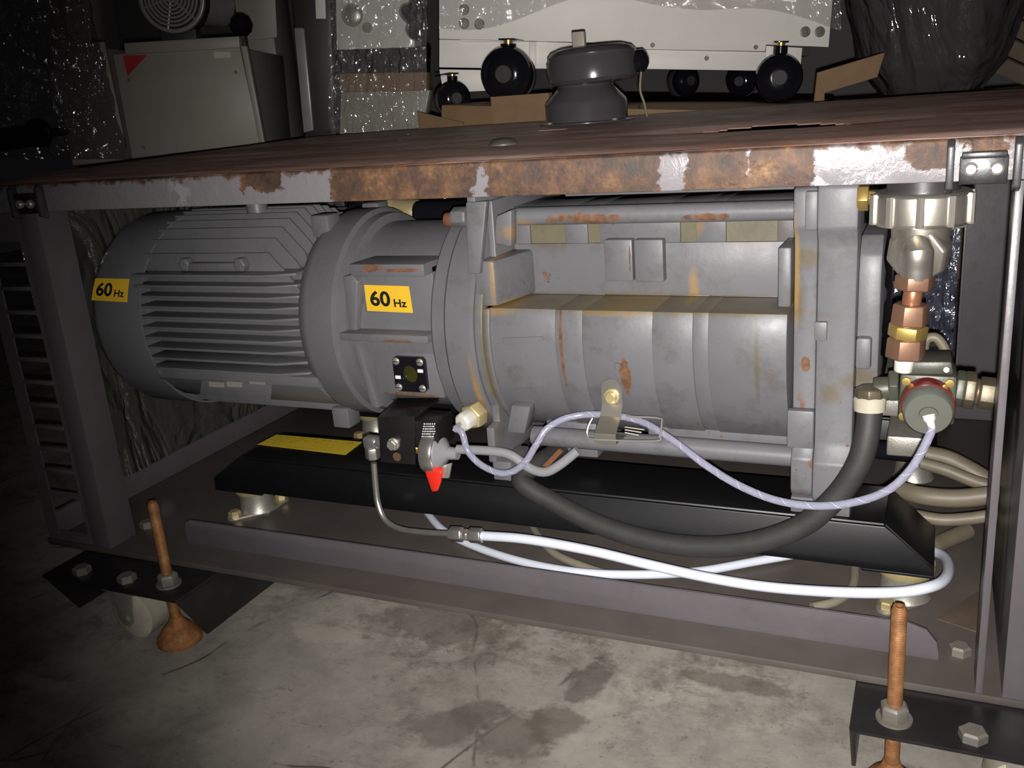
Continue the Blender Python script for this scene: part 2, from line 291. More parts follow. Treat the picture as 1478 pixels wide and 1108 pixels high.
# ------------------------------------------------------------------ mesh helpers
def catmull(pts, k=8):
    P = [V(p) for p in pts]; P = [P[0] * 2 - P[1]] + P + [P[-1] * 2 - P[-2]]; out = []
    for i in range(1, len(P) - 2):
        a, b, c, d = P[i-1], P[i], P[i+1], P[i+2]
        for j in range(k):
            t = j / k
            out.append(0.5 * ((2*b) + (c - a)*t + (2*a - 5*b + 4*c - d)*t*t + (3*b - a - 3*c + d)*t*t*t))
    out.append(P[-2]); return out
def frame_of(d):
    d = d.normalized(); a = V((0, 0, 1)) if abs(d.z) < 0.9 else V((1, 0, 0))
    u = d.cross(a).normalized(); return u, d.cross(u).normalized()
class MB:
    def __init__(s): s.v = []; s.f = []
    def add(s, vs, fs):
        o = len(s.v); s.v += [V(p) for p in vs]; s.f += [tuple(i + o for i in f) for f in fs]; return s
    def box(s, x0, x1, y0, y1, z0, z1):
        vs = [(x, y, z) for z in (z0, z1) for y in (y0, y1) for x in (x0, x1)]
        return s.add(vs, [(0,2,3,1), (4,5,7,6), (0,1,5,4), (2,6,7,3), (0,4,6,2), (1,3,7,5)])
    def prism(s, poly, ax, a0, a1):
        k = len(poly)
        def mk(p, a): return {'x': (a, p[0], p[1]), 'y': (p[0], a, p[1]), 'z': (p[0], p[1], a)}[ax]
        vs = [mk(p, a0) for p in poly] + [mk(p, a1) for p in poly]
        return s.add(vs, [tuple(range(k))[::-1], tuple(range(k, 2*k))] + [(i, (i+1) % k, k + (i+1) % k, k + i) for i in range(k)])
    def ring(s, prof, p0, d, n=32, ang=0.0, closed=False):
        """lathe: prof = (distance along d, radius)"""
        p0 = V(p0); d = V(d).normalized(); u, w = frame_of(d); vs = []
        for t, r in prof:
            for i in range(n):
                a = ang + 2 * math.pi * i / n; vs.append(p0 + d*t + u*(r*math.cos(a)) + w*(r*math.sin(a)))
        k = len(prof); fs = [(j*n + i, j*n + (i+1) % n, (j+1)*n + (i+1) % n, (j+1)*n + i) for j in range(k-1) for i in range(n)]
        if closed: fs += [((k-1)*n + i, (k-1)*n + (i+1) % n, (i+1) % n, i) for i in range(n)]
        else:
            if prof[0][1] > 1e-5: fs.append(tuple(range(n))[::-1])
            if prof[-1][1] > 1e-5: fs.append(tuple((k-1)*n + i for i in range(n)))
        return s.add(vs, fs)
    def cyl(s, p0, p1, r, r1=None, n=20, ang=0.0):
        p0, p1 = V(p0), V(p1); return s.ring([(0, r), ((p1-p0).length, r if r1 is None else r1)], p0, p1 - p0, n, ang)
    def tube(s, path, r, n=12):
        P = [V(p) for p in path]; u = None; vs = []
        for i, p in enumerate(P):
            d = (P[min(i+1, len(P)-1)] - P[max(i-1, 0)]).normalized()
            if u is None: u, w = frame_of(d)
            else:
                u = (u - d * u.dot(d)).normalized(); w = d.cross(u)
            for j in range(n):
                a = 2 * math.pi * j / n; vs.append(p + u*(r*math.cos(a)) + w*(r*math.sin(a)))
        k = len(P); fs = [(j*n + i, j*n + (i+1) % n, (j+1)*n + (i+1) % n, (j+1)*n + i) for j in range(k-1) for i in range(n)]
        fs += [tuple(range(n))[::-1], tuple((k-1)*n + i for i in range(n))]
        return s.add(vs, fs)
    def slab(s, pts, th, front=None):
        """flat polygon through pts, thickened away from the viewer side"""
        P = [V(p) for p in pts]; nn = (P[1]-P[0]).cross(P[2]-P[0]).normalized()
        if nn.dot(V(front) if front else (CAM - P[0])) > 0: nn = -nn
        k = len(P); vs = P + [p + nn*th for p in P]
        return s.add(vs, [tuple(range(k)), tuple(range(k, 2*k))[::-1]] + [(i, k+i, k+(i+1) % k, (i+1) % k) for i in range(k)])
    def sheet(s, fn, nu, nv, th=0.0006):
        vs = [fn(i/nu, j/nv) for j in range(nv+1) for i in range(nu+1)]; q = nu + 1
        return s.add(vs, [(j*q+i, j*q+i+1, (j+1)*q+i+1, (j+1)*q+i) for j in range(nv) for i in range(nu)])
    def build(s, name, mat, parent=None, bevel=0.0, seg=2, angle=35, org=None):
        o_ = V(org) if org is not None else (ORG[parent.name] if parent else V((0, 0, 0)))
        me = bpy.data.meshes.new(name); bm = bmesh.new()
        bv = [bm.verts.new(p - o_) for p in s.v]
        for f in s.f:
            try: bm.faces.new([bv[i] for i in f])
            except ValueError: pass
        bmesh.ops.remove_doubles(bm, verts=bm.verts, dist=1e-6)
        bmesh.ops.recalc_face_normals(bm, faces=bm.faces)
        if bevel:
            ed = [e for e in bm.edges if len(e.link_faces) == 2 and e.calc_face_angle(0) > math.radians(30)]
            bmesh.ops.bevel(bm, geom=ed, offset=bevel, segments=seg, profile=0.5, affect='EDGES', clamp_overlap=True)
        bm.to_mesh(me); bm.free()
        for p in me.polygons: p.use_smooth = True
        me.set_sharp_from_angle(angle=math.radians(angle))
        me.materials.append(M[mat] if isinstance(mat, str) else mat)
        o = bpy.data.objects.new(name, me); COL.objects.link(o)
        if parent: o.parent = parent
        else: o.location = o_
        ORG[o.name] = o_; return o
ORG = {}
def thing(name, label, cat, loc=(0, 0, 0), group=None, local=False, rot=None):
    o = bpy.data.objects.new(name, None); COL.objects.link(o); o.location = loc; o.empty_display_size = 0.05
    o['label'] = label; o['category'] = cat
    if group: o['group'] = group
    if rot: o.rotation_euler = rot
    ORG[o.name] = V((0, 0, 0)) if local else V(loc); return o
def tag(o, label, cat, group=None):
    o['label'] = label; o['category'] = cat
    if group: o['group'] = group
    return o
def struct(o): o['kind'] = 'structure'; return o
def dup(root, loc, label=None, rot=None):
    r = root.copy(); COL.objects.link(r); r.location = loc
    if label: r['label'] = label
    if rot: r.rotation_euler = rot
    for ch in list(root.children):
        c = ch.copy(); COL.objects.link(c); c.parent = r
        for g in list(ch.children):
            d = g.copy(); COL.objects.link(d); d.parent = c
    return r
def hexbolt(p, d, r, h, mat, parent, name='bolt', washer=0.0):
    p = V(p); d = V(d).normalized(); b = MB()
    if washer: b.cyl(p, p + d*0.003, washer, n=20)
    q = p + d*(0.003 if washer else 0)
    b.ring([(0, r), (h*0.8, r), (h, r*0.82)], q, d, 6, 0.3); return b.build(name, mat, parent)
def text_mesh(body, size):
    cu = bpy.data.curves.new('lettering', 'FONT'); cu.body = body; cu.size = size; cu.resolution_u = 4; cu.offset = size * 0.032
    ob = bpy.data.objects.new('lettering', cu); COL.objects.link(ob)
    dg = bpy.context.evaluated_depsgraph_get(); me = bpy.data.meshes.new_from_object(ob.evaluated_get(dg))
    vs = [v.co.copy() for v in me.vertices]; fs = [tuple(p.vertices) for p in me.polygons]
    bpy.data.objects.remove(ob); bpy.data.curves.remove(cu); bpy.data.meshes.remove(me); return vs, fs
def lettering(body, u0, u1, v0, v1, place, name, mat, parent):
    """text stretched into the box u0..u1, v0..v1 (0..1) and laid on a surface by place(u, v)"""
    vs, fs = text_mesh(body, 1.0)
    x0, x1 = min(v.x for v in vs), max(v.x for v in vs); y0, y1 = min(v.y for v in vs), max(v.y for v in vs)
    b = MB(); b.add([place(u0 + (v.x-x0)/(x1-x0)*(u1-u0), v0 + (v.y-y0)/(y1-y0)*(v1-v0)) for v in vs], fs)
    return b.build(name, mat, parent)
# ================================================================== setting
b = MB().box(-6, 4, -3, 5, -0.1, 0); struct(b.build('floor', 'concrete'))
b = MB().box(-6, 4, 5, 5.15, 0, 4); struct(b.build('wall_back', 'wall_grey'))

# ================================================================== machine frame
FX0, FX1, FY1 = -1.375, 0.275, 0.95
fr = thing('pump_frame', 'grey steel skid frame with rusted top plate enclosing the vacuum pump', 'frame', FRAME0)
# top plate: warped grid with a torn slit
def plate_z(x, y):
    t = min(1, max(0, (y - 0.004) / 0.03))
    z = 0.7105 + 0.010 * min(1, max(0, y / 0.95)) - 0.0035 * (1 - t) ** 2
    z += 0.0016 * mnoise.noise(V((x * 3.1, y * 4.0, 1.7))) + 0.0004 * mnoise.noise(V((x * 14, y * 14, 5)))
    ex, ey = (x + 0.215) / 0.16, (y - 0.285) / 0.04
    return z - 0.006 * math.exp(-(ex*ex + ey*ey) * 1.2)
nx, ny = 165, 95
vs = []; fs = []
for j in range(ny + 1):
    for i in range(nx + 1):
        x = FX0 + (FX1 - FX0) * i / nx; y = 0.004 + (FY1 - 0.004) * j / ny; vs.append((x, y, plate_z(x, y)))
def in_hole(x, y):
    w = 0.042 * (1 - ((x + 0.205) / 0.10) ** 2) if abs(x + 0.205) < 0.10 else 0
    if abs(y - (0.29 + 0.02 * (x + 0.2))) < w: return True
    return abs(x + 0.60) < 0.022 and abs(y - 0.52) < 0.012
keep = []
for j in range(ny):
    for i in range(nx):
        a = j * (nx+1) + i; cx = (vs[a][0] + vs[a+1][0]) / 2; cy = (vs[a][1] + vs[a+nx+1][1]) / 2
        if not in_hole(cx, cy): keep.append((a, a+1, a+nx+2, a+nx+1))
k = len(vs); b = MB()
b.v = [V(p) for p in vs] + [V(p) - V((0, 0, 0.0015)) for p in vs]
b.f = keep + [tuple(q + k for q in f)[::-1] for f in keep]
cnt = {}
for f in keep:
    for e in range(4):
        p, q = f[e], f[(e+1) % 4]; cnt[(p, q)] = 1
for (p, q) in list(cnt):
    if (q, p) not in cnt: b.f.append((q, p, p + k, q + k))
tp = b.build('top_plate', 'plate_rusted', fr)
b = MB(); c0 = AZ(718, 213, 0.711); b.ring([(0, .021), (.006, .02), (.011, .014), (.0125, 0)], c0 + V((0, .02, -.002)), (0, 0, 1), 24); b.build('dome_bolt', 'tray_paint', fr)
# front rail (channel) with the gap where the post hangers sit
RB, RT = 0.666, 0.7045
poly = [(0, RB), (0, RT), (0.006, RT + .003), (0.045, RT + .003), (0.045, RT - .003), (0.006, RT - .004), (0.006, RB + .006), (0.03, RB + .006), (0.03, RB)]
MB().prism(poly, 'x', FX0, FX1).build('front_rail', 'rail_rusted', fr, 0.0015)
MB().prism([(FY1 - p[0], p[1]) for p in poly], 'x', FX0, FX1).build('back_rail', 'frame_paint', fr)
for xx, s in ((FX0, 1), (FX1, -1)):
    MB().box(min(xx, xx + s*.03), max(xx, xx + s*.03), 0.046, FY1 - .046, RB, RT).build('side_rail', 'frame_paint', fr, .002)
# base tray
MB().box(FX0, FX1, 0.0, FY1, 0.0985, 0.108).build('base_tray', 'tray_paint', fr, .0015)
LY = 0.055
x0, x1 = AY(265, 752, LY).x, AY(1356, 930, LY).x
lz = AY(800, 826, LY).z
pl = [(x0, .108), (x0, lz - .012), (x0 + .004, lz - .004), (x0 + .014, lz), (x1 - .035, lz), (x1 - .014, lz - .006), (x1 - .003, lz - .02), (x1, lz - .035), (x1, .108)]
MB().prism(pl, 'y', LY, LY + .005).build('front_lip', 'frame_paint', fr, .0008)
for xx, s in ((FX0, 1), (FX1, -1)):
    MB().box(min(xx, xx + s*.012), max(xx, xx + s*.012), 0.01, FY1 - .01, .108, .152).build('side_curb', 'frame_paint', fr, .002)
MB().box(FX0 + .02, FX1 - .02, FY1 - .03, FY1 - .018, .108, .16).build('back_curb', 'frame_paint', fr, .002)
# corner posts: bent channels, two facets with a step between
def post(xf, xi, yf, d):
    """xf outer edge, xi inner edge of the front facet; a return flange runs back from the inner edge"""
    s_ = 1 if xi > xf else -1
    poly = [(xf, yf), (xi, yf), (xi, yf + d*.056), (xi - s_*.004, yf + d*.056), (xi - s_*.004, yf + d*.004), (xf, yf + d*.004)]
    return MB().prism(poly, 'z', .108, RB - .001).build('corner_post', 'frame_paint', fr, .0008)
post(-1.267, -1.228, 0.002, 1); post(-1.267, -1.228, FY1 - .002, -1)
# the other end: narrow bright edge strip, dark groove, then the wide facet
MB().prism([(.065, .002), (.0725, .002), (.0725, .006), (.069, .006), (.069, .05), (.065, .05)], 'z', .108, RB - .001).build('corner_post', 'frame_paint', fr, .0006)
MB().prism([(.0915, .002), (.17, .002), (.17, .006), (.0955, .006), (.0955, .262), (.0915, .262)], 'z', .108, RB - .001).build('post_panel', 'frame_paint', fr, .0006)
post(0.17, 0.046, FY1 - .002, -1)
# slotted end panels beside each front post
SL = [0.621 - 0.0386 * k for k in range(12)]
def slotted(xa, xb, yf):
    root = MB().box(xa, xa + .026, yf, yf + .003, .108, RB)
    root.box(xb - .012, xb, yf, yf + .003, .108, RB); root.box(xa + .026, xb - .012, yf, yf + .003, SL[0], RB)
    root.box(xa + .026, xb - .012, yf, yf + .003, .108, .126); root.box(xa + .026, xb - .012, yf, yf + .003, .19, SL[11] + .004)
    o = root.build('slotted_panel', 'frame_paint', fr)
    src = None
    for k_ in range(1, 11):
        zz = SL[k_]
        if src is None: src = MB().box(xa + .026, xb - .012, yf - .0005, yf + .010, zz, zz + .0065).build('slat', 'frame_paint', o, .0008)
        else:
            c = src.copy(); COL.objects.link(c); c.location = (0, 0, zz - SL[1])
slotted(FX0, -1.268, 0.006); slotted(0.171, FX1, 0.006)
slotted(FX0, -1.269, FY1 - .012); slotted(0.171, FX1, FY1 - .012)
# hanger brackets at the tops of the front posts: black plate with two plated bolts between two gusset tabs
def hanger(cx):
    h = MB().box(cx - .0205, cx + .0205, -.010, -.0005, .664, .690); h.box(cx - .019, cx + .019, -.014, -.0005, .688, .694)
    o = h.build('hanger_plate', 'black_bracket', fr, .001)
    for dx in (-.0108, .0108):
        MB().ring([(0, .0062), (.004, .0062), (.006, .004)], (cx + dx, -.0102, .6785), (0, -1, 0), 20).build('bolt_head', 'zinc', o)
    for dx in (-.0335, .033):
        MB().prism([(-.014, .660), (-.014, .700), (-.008, .706), (0, .706), (0, .655)], 'x', cx + dx*.85 - .0035, cx + dx*.85 + .0035).build('gusset_tab', 'side_dark', fr, .0015)
hanger(0.0370); hanger(-1.2300)
# tray bolts
for px, py in ((1385, 942), (213, 760)):
    hexbolt(AZ(px, py, .108), (0, 0, 1), .0125, .011, 'dull_bolt', fr, washer=0)
MB().slab([AZ(1352, 892, .1105), AZ(1424, 845, .1105), AZ(1412, 912, .1105)], .002, (0, 0, 1)).build('corner_gusset', 'gusset_rust', fr, .0006)
hexbolt((-.58, .9, .108), (0, 0, 1), .0125, .011, 'dull_bolt', fr)

# ================================================================== caster brackets, casters, levelling feet
def mk_bracket(xa, xb, label, grp):
    t = thing('caster_bracket', label, 'bracket', ((xa+xb)/2, 0.02, 0.098), grp)
    ya, yb = -0.09, 0.22
    MB().box(xa, xb, ya, yb, .0935, .098).build('top_plate', 'black_bracket', t, .0015)
    for x_ in (xa, xb - .005):
        MB().prism([(ya + .003, .0935), (ya + .050, .012), (yb, .012), (yb, .0935)], 'x', x_, x_ + .005).build('side_flange', 'black_bracket', t, .0012)
    return t
grpb = 'caster brackets under the pump frame'
bl = mk_bracket(-1.285, -1.005, 'black steel caster bracket under the slotted end beside the fan cowl', grpb)
br = mk_bracket(-0.058, 0.242, 'black steel caster bracket below the copper fittings and flow switch', grpb)
for bk, pts in ((bl, [(-1.227, -.061), (-1.13, -.061)]), (br, [(.062, -.066), (.16, -.066)])):
    for x_, y_ in pts:
        hexbolt((x_, y_, .098), (0, 0, 1), .0145, .011, 'dull_bolt', bk)
    hexbolt((pts[0][0], pts[0][1], .0934), (0, 0, -1), .012, .008, 'dull_bolt', bk, 'nut')
def mk_foot(x, y, label):
    t = thing('levelling_foot', label, 'levelling foot', (x, y, 0), 'levelling feet of the pump frame')
    b = MB(); b.ring([(.018, .0075), (.02, .008), (.232, .008), (.2375, .006), (.2375, .004), (.234, 0)], (x, y, 0), (0, 0, 1), 20); b.build('threaded_rod', 'rust_thread', t)
    MB().ring([(.0985, .019), (.101, .019)], (x, y, 0), (0, 0, 1), 28).build('washer', 'dull_bolt', t)
    b = MB(); b.ring([(.1012, .0155), (.115, .0155), (.118, .0125)], (x, y, 0), (0, 0, 1), 6, .2); b.build('nut', 'dull_bolt', t, .0006)
    MB().ring([(0, .034), (.004, .035), (.009, .034), (.026, .022), (.036, .012), (.044, .009)], (x, y, 0), (0, 0, 1), 36).build('foot_pad', 'rust', t)
    return t
mk_foot(-1.053, -.052, 'rusty threaded levelling foot standing beside the caster below the yellow labelled black rail')
mk_foot(-0.015, -.058, 'rusty threaded levelling foot below the copper fittings')
def mk_caster(x, y, label):
    t = thing('caster', label, 'caster', (x, y, 0), 'casters of the pump frame')
    R = .040
    MB().ring([(-.024, .0), (-.024, R*.4), (-.021, R*.86), (-.017, R), (.017, R), (.021, R*.86), (.024, R*.4), (.024, 0)], (x, y, R), (0, 1, 0), 40).build('wheel', 'ivory_nylon', t)
    b = MB()
    for s in (-1, 1):
        yy = y + s * .029
        b.prism([(x - .022, .0855), (x + .022, .0855), (x + .014, R - .004), (x + .004, R - .013), (x - .010, R - .010), (x - .016, R)], 'y', yy - .0015, yy + .0015)
    b.box(x - .024, x + .024, y - .0305, y + .0305, .0855, .0885); b.build('fork', 'cast_alloy', t, .0008)
    b = MB(); b.cyl((x, y - .034, R), (x, y + .034, R), .006, n=16); b.ring([(0, .008), (.004, .008)], (x, y - .0305, R), (0, -1, 0), 6); b.build('axle', 'dull_bolt', t)
    MB().box(x - .035, x + .035, y - .035, y + .035, .0885, .0933).build('mounting_plate', 'cast_alloy', t, .001)
    return t
mk_caster(-1.128, -.050, 'ivory nylon caster beside the rusty foot under the slotted end')
mk_caster(0.115, -.050, 'ivory nylon caster below the copper fittings')
# ================================================================== electric motor
mt = thing('electric_motor', 'grey finned electric motor with round fan cowl and yellow 60 Hz sticker', 'motor', (-1.08, YC, .262))
XD = (1, 0, 0)
cowl = MB().ring([(-1.352, 0), (-1.352, .12), (-1.345, .150), (-1.33, .168), (-1.31, .1765), (-1.213, .1765), (-1.213, .173), (-1.24, .173), (-1.24, .13)], (0, YC, ZC), XD, 96).build('fan_cowl', 'cowl_paint', mt)
MB().ring([(-1.245, .12), (-1.24, .130), (-.915, .130), (-.90, .150)], (0, YC, ZC), XD, 64).build('stator_body', 'motor_paint', mt)
tipY = YC - .166
fin = None
for k in range(10):
    zz = .5385 - .0178 * k
    if fin is None:
        fin = MB().prism([(-1.225, tipY), (-.952, tipY), (-.902, tipY + .018), (-.902, YC - .10), (-1.225, YC - .10)], 'z', zz - .0022, zz + .0022).build('cooling_fin', 'motor_paint', mt, .001)
    else:
        c = fin.copy(); COL.objects.link(c); c.location = (0, 0, -.0178 * k)
# lower shoulder, and the upright fins above and below: their tips follow the round of the cowl
MB().prism([(.164, .3745), (.166, .358), (.185, .338), (.22, .312), (.27, .290), (.36, .288), (.36, .31), (.22, .3745)], 'x', -1.222, -.885).build('lower_shoulder', 'motor_paint', mt, .002)
for k in range(13):
    yy = .190 + .0217 * k; zt = ZC + math.sqrt(.176**2 - (yy - YC)**2) + .004; zb = ZC - math.sqrt(.172**2 - (yy - YC)**2)
    MB().prism([(-1.222, .50), (-1.222, zt), (-.962, zt), (-.925, zt - .040), (-.905, .50)], 'y', yy - .0025, yy + .0025).build('top_fin', 'motor_paint', mt, .001)
    if 1 < k < 11: MB().prism([(-1.2, .32), (-1.2, zb), (-.885, zb), (-.86, zb + .02), (-.86, .32)], 'y', yy - .0025, yy + .0025).build('bottom_fin', 'motor_paint', mt, .001)
# handle bar on the shoulder
def on_sh(px, py): return AY(px, py, .187)
h0, h1 = on_sh(277, 381), on_sh(352, 382)
b = MB().box(h0.x, h1.x, .172, .1868, h0.z - .006, h0.z + .004)
for hx in (h0.x - .004, h1.x + .002): b.ring([(0, .012), (.014, .012), (.016, .009)], (hx, .1868, h0.z + .001), (0, -1, 0), 6)
b.build('clamp_bar', 'motor_paint', mt, .001)
# rating plate, rough lugs below
b = MB(); b.slab([AY(291, 549, .163), AY(392, 556, .163), AY(390, 577, .172), AY(288, 570, .172)], .004); rp = b.build('rating_pad', 'motor_paint', mt, .0008)
for u in (301, 327, 360):
    MB().slab([AY(u, 551, .1625), AY(u + 22, 552.5, .1625), AY(u + 23, 559, .1655), AY(u + 1, 558, .1655)], .002).build('pad_mark', 'cabinet_grey', rp)
# drive end flange with lugs
MB().ring([(-.906, .140), (-.902, .158), (-.888, .169), (-.878, .172), (-.832, .172), (-.828, .165), (-.812, .163), (-.808, .15)], (0, YC, ZC), XD, 96).build('drive_end_flange', 'motor_paint', mt)
for yy, zz in ((.25, .603), (.40, .603), (.235, .288), (.40, .288)):
    MB().box(-.905, -.872, yy - .018, yy + .018, zz - .018, zz + .018).build('flange_lug', 'motor_paint', mt, .004)
lugp = AY(475, 545, .19)
MB().ring([(0, .0), (0, .019), (.02, .019), (.024, .015), (.024, 0)], lugp - V((.01, 0, 0)), XD, 20).build('lug_boss', 'motor_paint', mt)
e = AY(371, 300, YC - .02); MB().ring([(0, .018), (.02, .018), (.022, .014), (.045, .014)], (e.x, YC - .02, .618), (0, 0, 1), 20).build('lifting_boss', 'motor_paint', mt)
# sticker wrapped on the cowl
q = [AC(*p, .1771) for p in ((132, 433), (184, 436), (187, 402.5), (138, 401.5))]
def cyl_pt(u, v, r):
    p = (q[0]*(1-u) + q[1]*u)*(1-v) + (q[3]*(1-u) + q[2]*u)*v
    d = V((0, p.y - YC, p.z - ZC)).normalized() * r; return V((p.x, YC + d.y, ZC + d.z))
st = MB().sheet(lambda u, v: cyl_pt(u, v, .1771), 6, 8).build('frequency_sticker', 'sticker_yellow', mt)
st['label'] = 'yellow 60 Hz sticker'
lettering('60', .10, .56, .2, .82, lambda u, v: cyl_pt(u, v, .1775), 'sticker_digits', 'ink_black', st)
lettering('Hz', .62, .90, .2, .52, lambda u, v: cyl_pt(u, v, .1775), 'sticker_letters', 'ink_black', st)

# ================================================================== coupling housing
cp = thing('coupling_housing', 'grey cast coupling housing with sight glass and yellow 60 Hz sticker', 'housing', COUP0)
MB().ring([(-.812, .10), (-.810, .150), (-.665, .150), (-.663, .10)], (0, YC, ZC), XD, 72).build('housing_body', 'coupling_paint', cp)
a0, a1 = AY(505, 389, .150), AY(626, 391, .150)
MB().box(a0.x, -.662, .150, .24, a0.z - .010, a0.z + .008).build('window_bar', 'coupling_paint', cp, .002)
c0, c1 = AY(490, 485, .140), AY(620, 487, .140)
MB().prism([(c0.x, .140), (-.662, .140), (-.662, .24), (-.80, .24)], 'z', c0.z - .007, c0.z + .005).build('window_bar', 'coupling_paint', cp, .002)
MB().box(-.785, -.662, .174, .24, c0.z, a0.z).build('window_plate', 'coupling_paint', cp, .001)
MB().prism([(-.808, c0.z), (-.795, c0.z), (-.782, a0.z - .02), (-.790, a0.z - .01), (-.808, a0.z - .012)], 'y', .160, .21).build('rib', 'coupling_paint', cp, .003)
MB().prism([(-.800, c0.z - .01), (-.775, .33), (-.79, .33), (-.808, c0.z - .03)], 'y', .165, .22).build('rib', 'coupling_paint', cp, .003)
l0, l1 = AY(531, 503, .172), AY(625, 573, .172)
MB().box(l0.x + .01, -.662, .172, .25, l1.z, l0.z - .004).build('sight_plate', 'coupling_paint', cp, .001)
sq = [AY(525.5, 411, .1735), AY(590, 413, .1735), AY(596, 451.5, .1735), AY(530, 448.5, .1735)]
st = MB().slab(sq, .0004).build('frequency_sticker', 'sticker_yellow', cp); st['label'] = 'yellow 60 Hz sticker'
def flat(u, v): return (sq[3]*(1-u) + sq[2]*u)*(1-v) + (sq[0]*(1-u) + sq[1]*u)*v + V((0, -.0005, 0))
lettering('60', .10, .55, .2, .80, flat, 'sticker_digits', 'ink_black', st)
lettering('Hz', .62, .90, .2, .50, flat, 'sticker_letters', 'ink_black', st)
for u in (.06,): pass
# oil sight glass
sg = thing('oil_sight_glass', 'square black oil sight glass with four silver screws on the coupling housing', 'sight glass', AY(592, 541, .172))
g0, g1 = AY(561, 512, .166), AY(619, 568, .166); gc = AY(592, 540, .166)
hw = .0275
b = MB(); ringp = []
outer = [(gc.x + hw*a, gc.z + hw*c_) for a, c_ in ((-1, -1), (1, -1), (1, 1), (-1, 1))]
sqp = []
for i in range(32):
    t = 2*math.pi*i/32 + math.pi/32; ca, sa = math.cos(t), math.sin(t); mxx = max(abs(ca), abs(sa)); sqp.append((gc.x + hw*ca/mxx, gc.z + hw*sa/mxx))
cip = [(gc.x + .0135*math.cos(2*math.pi*i/32 + math.pi/32), gc.z + .0135*math.sin(2*math.pi*i/32 + math.pi/32)) for i in range(32)]
vs = [(x_, yy, z_) for yy in (.1635, .172) for x_, z_ in sqp] + [(x_, yy, z_) for yy in (.1635, .172) for x_, z_ in cip]
fs = []
for i in range(32):
    j = (i+1) % 32; fs += [(i, j, 64+j, 64+i), (i, 32+i, 32+j, j), (64+i, 64+j, 96+j, 96+i), (32+i, 96+i, 96+j, 32+j)]
b.add(vs, fs); b.build('gland_plate', 'black_gloss', sg, .0008)
MB().ring([(0, .0134), (.002, .0134), (.003, .010), (.003, 0)], (gc.x, .1712, gc.z), (0, -1, 0), 32).build('glass', 'oil_glass', sg)
for a, c_ in ((-1, -1), (1, -1), (1, 1), (-1, 1)):
    p = V((gc.x + a*.0205, .1635, gc.z + c_*.0205)); so = MB().ring([(0, .0058), (.0015, .0055), (.0028, .003), (.003, 0)], p, (0, -1, 0), 20).build('screw', 'zinc', sg)
    MB().box(p.x - .0048, p.x + .0048, p.y - .0032, p.y - .0026, p.z - .0006, p.z + .0006).build('screw_slot', 'ink_black', so)
for a, c_ in ((-1, -.2), (1, .25)):
    MB().box(gc.x + a*.020 - .0045, gc.x + a*.020 + .0045, .1628, .1634, gc.z + c_*.026 - .002, gc.z + c_*.026 + .003).build('level_mark', 'white_mark', sg)

# ================================================================== vacuum pump
pu = thing('vacuum_pump', 'large grey cast vacuum pump with tie rods and yellowed ledge', 'pump', PUMP0)
MB().ring([(-.6615, .10), (-.6615, .168), (-.657, .173), (-.637, .173), (-.635, .168)], (0, YC, ZC), XD, 96).build('adapter_flange', 'coupling_paint', pu)
MB().ring([(-.635, .10), (-.635, .178), (-.630, .183), (-.592, .183), (-.588, .178)], (0, YC, ZC), XD, 96).build('adapter_flange', 'pump_paint', pu)
def casing_poly(r, zl=.495, ztop=.622, yp=.256):
    dz = zl - ZC; a0 = math.asin(dz / r); P = [(yp, ztop), (yp, zl)]
    n_ = 28
    for i in range(n_ + 1):
        a = math.pi - a0 + (math.pi + 2*a0) * i / n_
        P.append((YC + r*math.cos(a), ZC + r*math.sin(a)))
    P += [(2*YC - yp, zl), (2*YC - yp, ztop)]; return P
cuts = [AY(p, 520, .15).x for p in (700, 803, 842, 942, 1000, 1022, 1130)]
rad = [.168, .1705, .1695, .1705, .1690, .1702]
for i in range(6):
    MB().prism(casing_poly(rad[i], yp=.256 - (.0015 if i % 2 else 0)), 'x', cuts[i], cuts[i+1] + (0 if i < 5 else .004)).build('casing_segment', 'pump_paint', pu, .0008)
# inlet-side plate: round below, lugs above and below
pl = [(.165, .652), (.165, .585), (.150, .55), (.146, .50)] + [(YC + .176*math.cos(math.pi + math.pi*i/24 - .12), ZC + .176*math.sin(math.pi + math.pi*i/24 - .12)) for i in range(2, 23)]
plf = [(.158, .655), (.158, .600), (.166, .560)] + [(YC + .176*math.cos(math.radians(a)), ZC + .176*math.sin(math.radians(a))) for a in range(152, 222, 8)] + [(.178, .318), (.155, .316), (.155, .262), (.20, .255)]
plf = plf + [(2*YC - y_, z_) for y_, z_ in plf[::-1]]
MB().prism(plf, 'x', -.588, cuts[0] + .002).build('inlet_plate', 'pump_paint', pu, .002)
MB().prism(casing_poly(.1735, .495, .64, .19), 'x', cuts[0] + .002, cuts[0] + .012).build('inlet_collar', 'pump_paint', pu, .002)
# pocket end wedge beside the inlet plate, and the step by the end plate
MB().prism([(cuts[0] - .01, .158), (cuts[0] + .022, .158), (cuts[0] + .045, .256), (cuts[0] - .01, .256)], 'z', .497, .562).build('pocket_wedge', 'pump_paint', pu, .005)
MB().box(-.176, -.160, .172, .26, .500, .575).build('pocket_step', 'pump_paint', pu, .003)
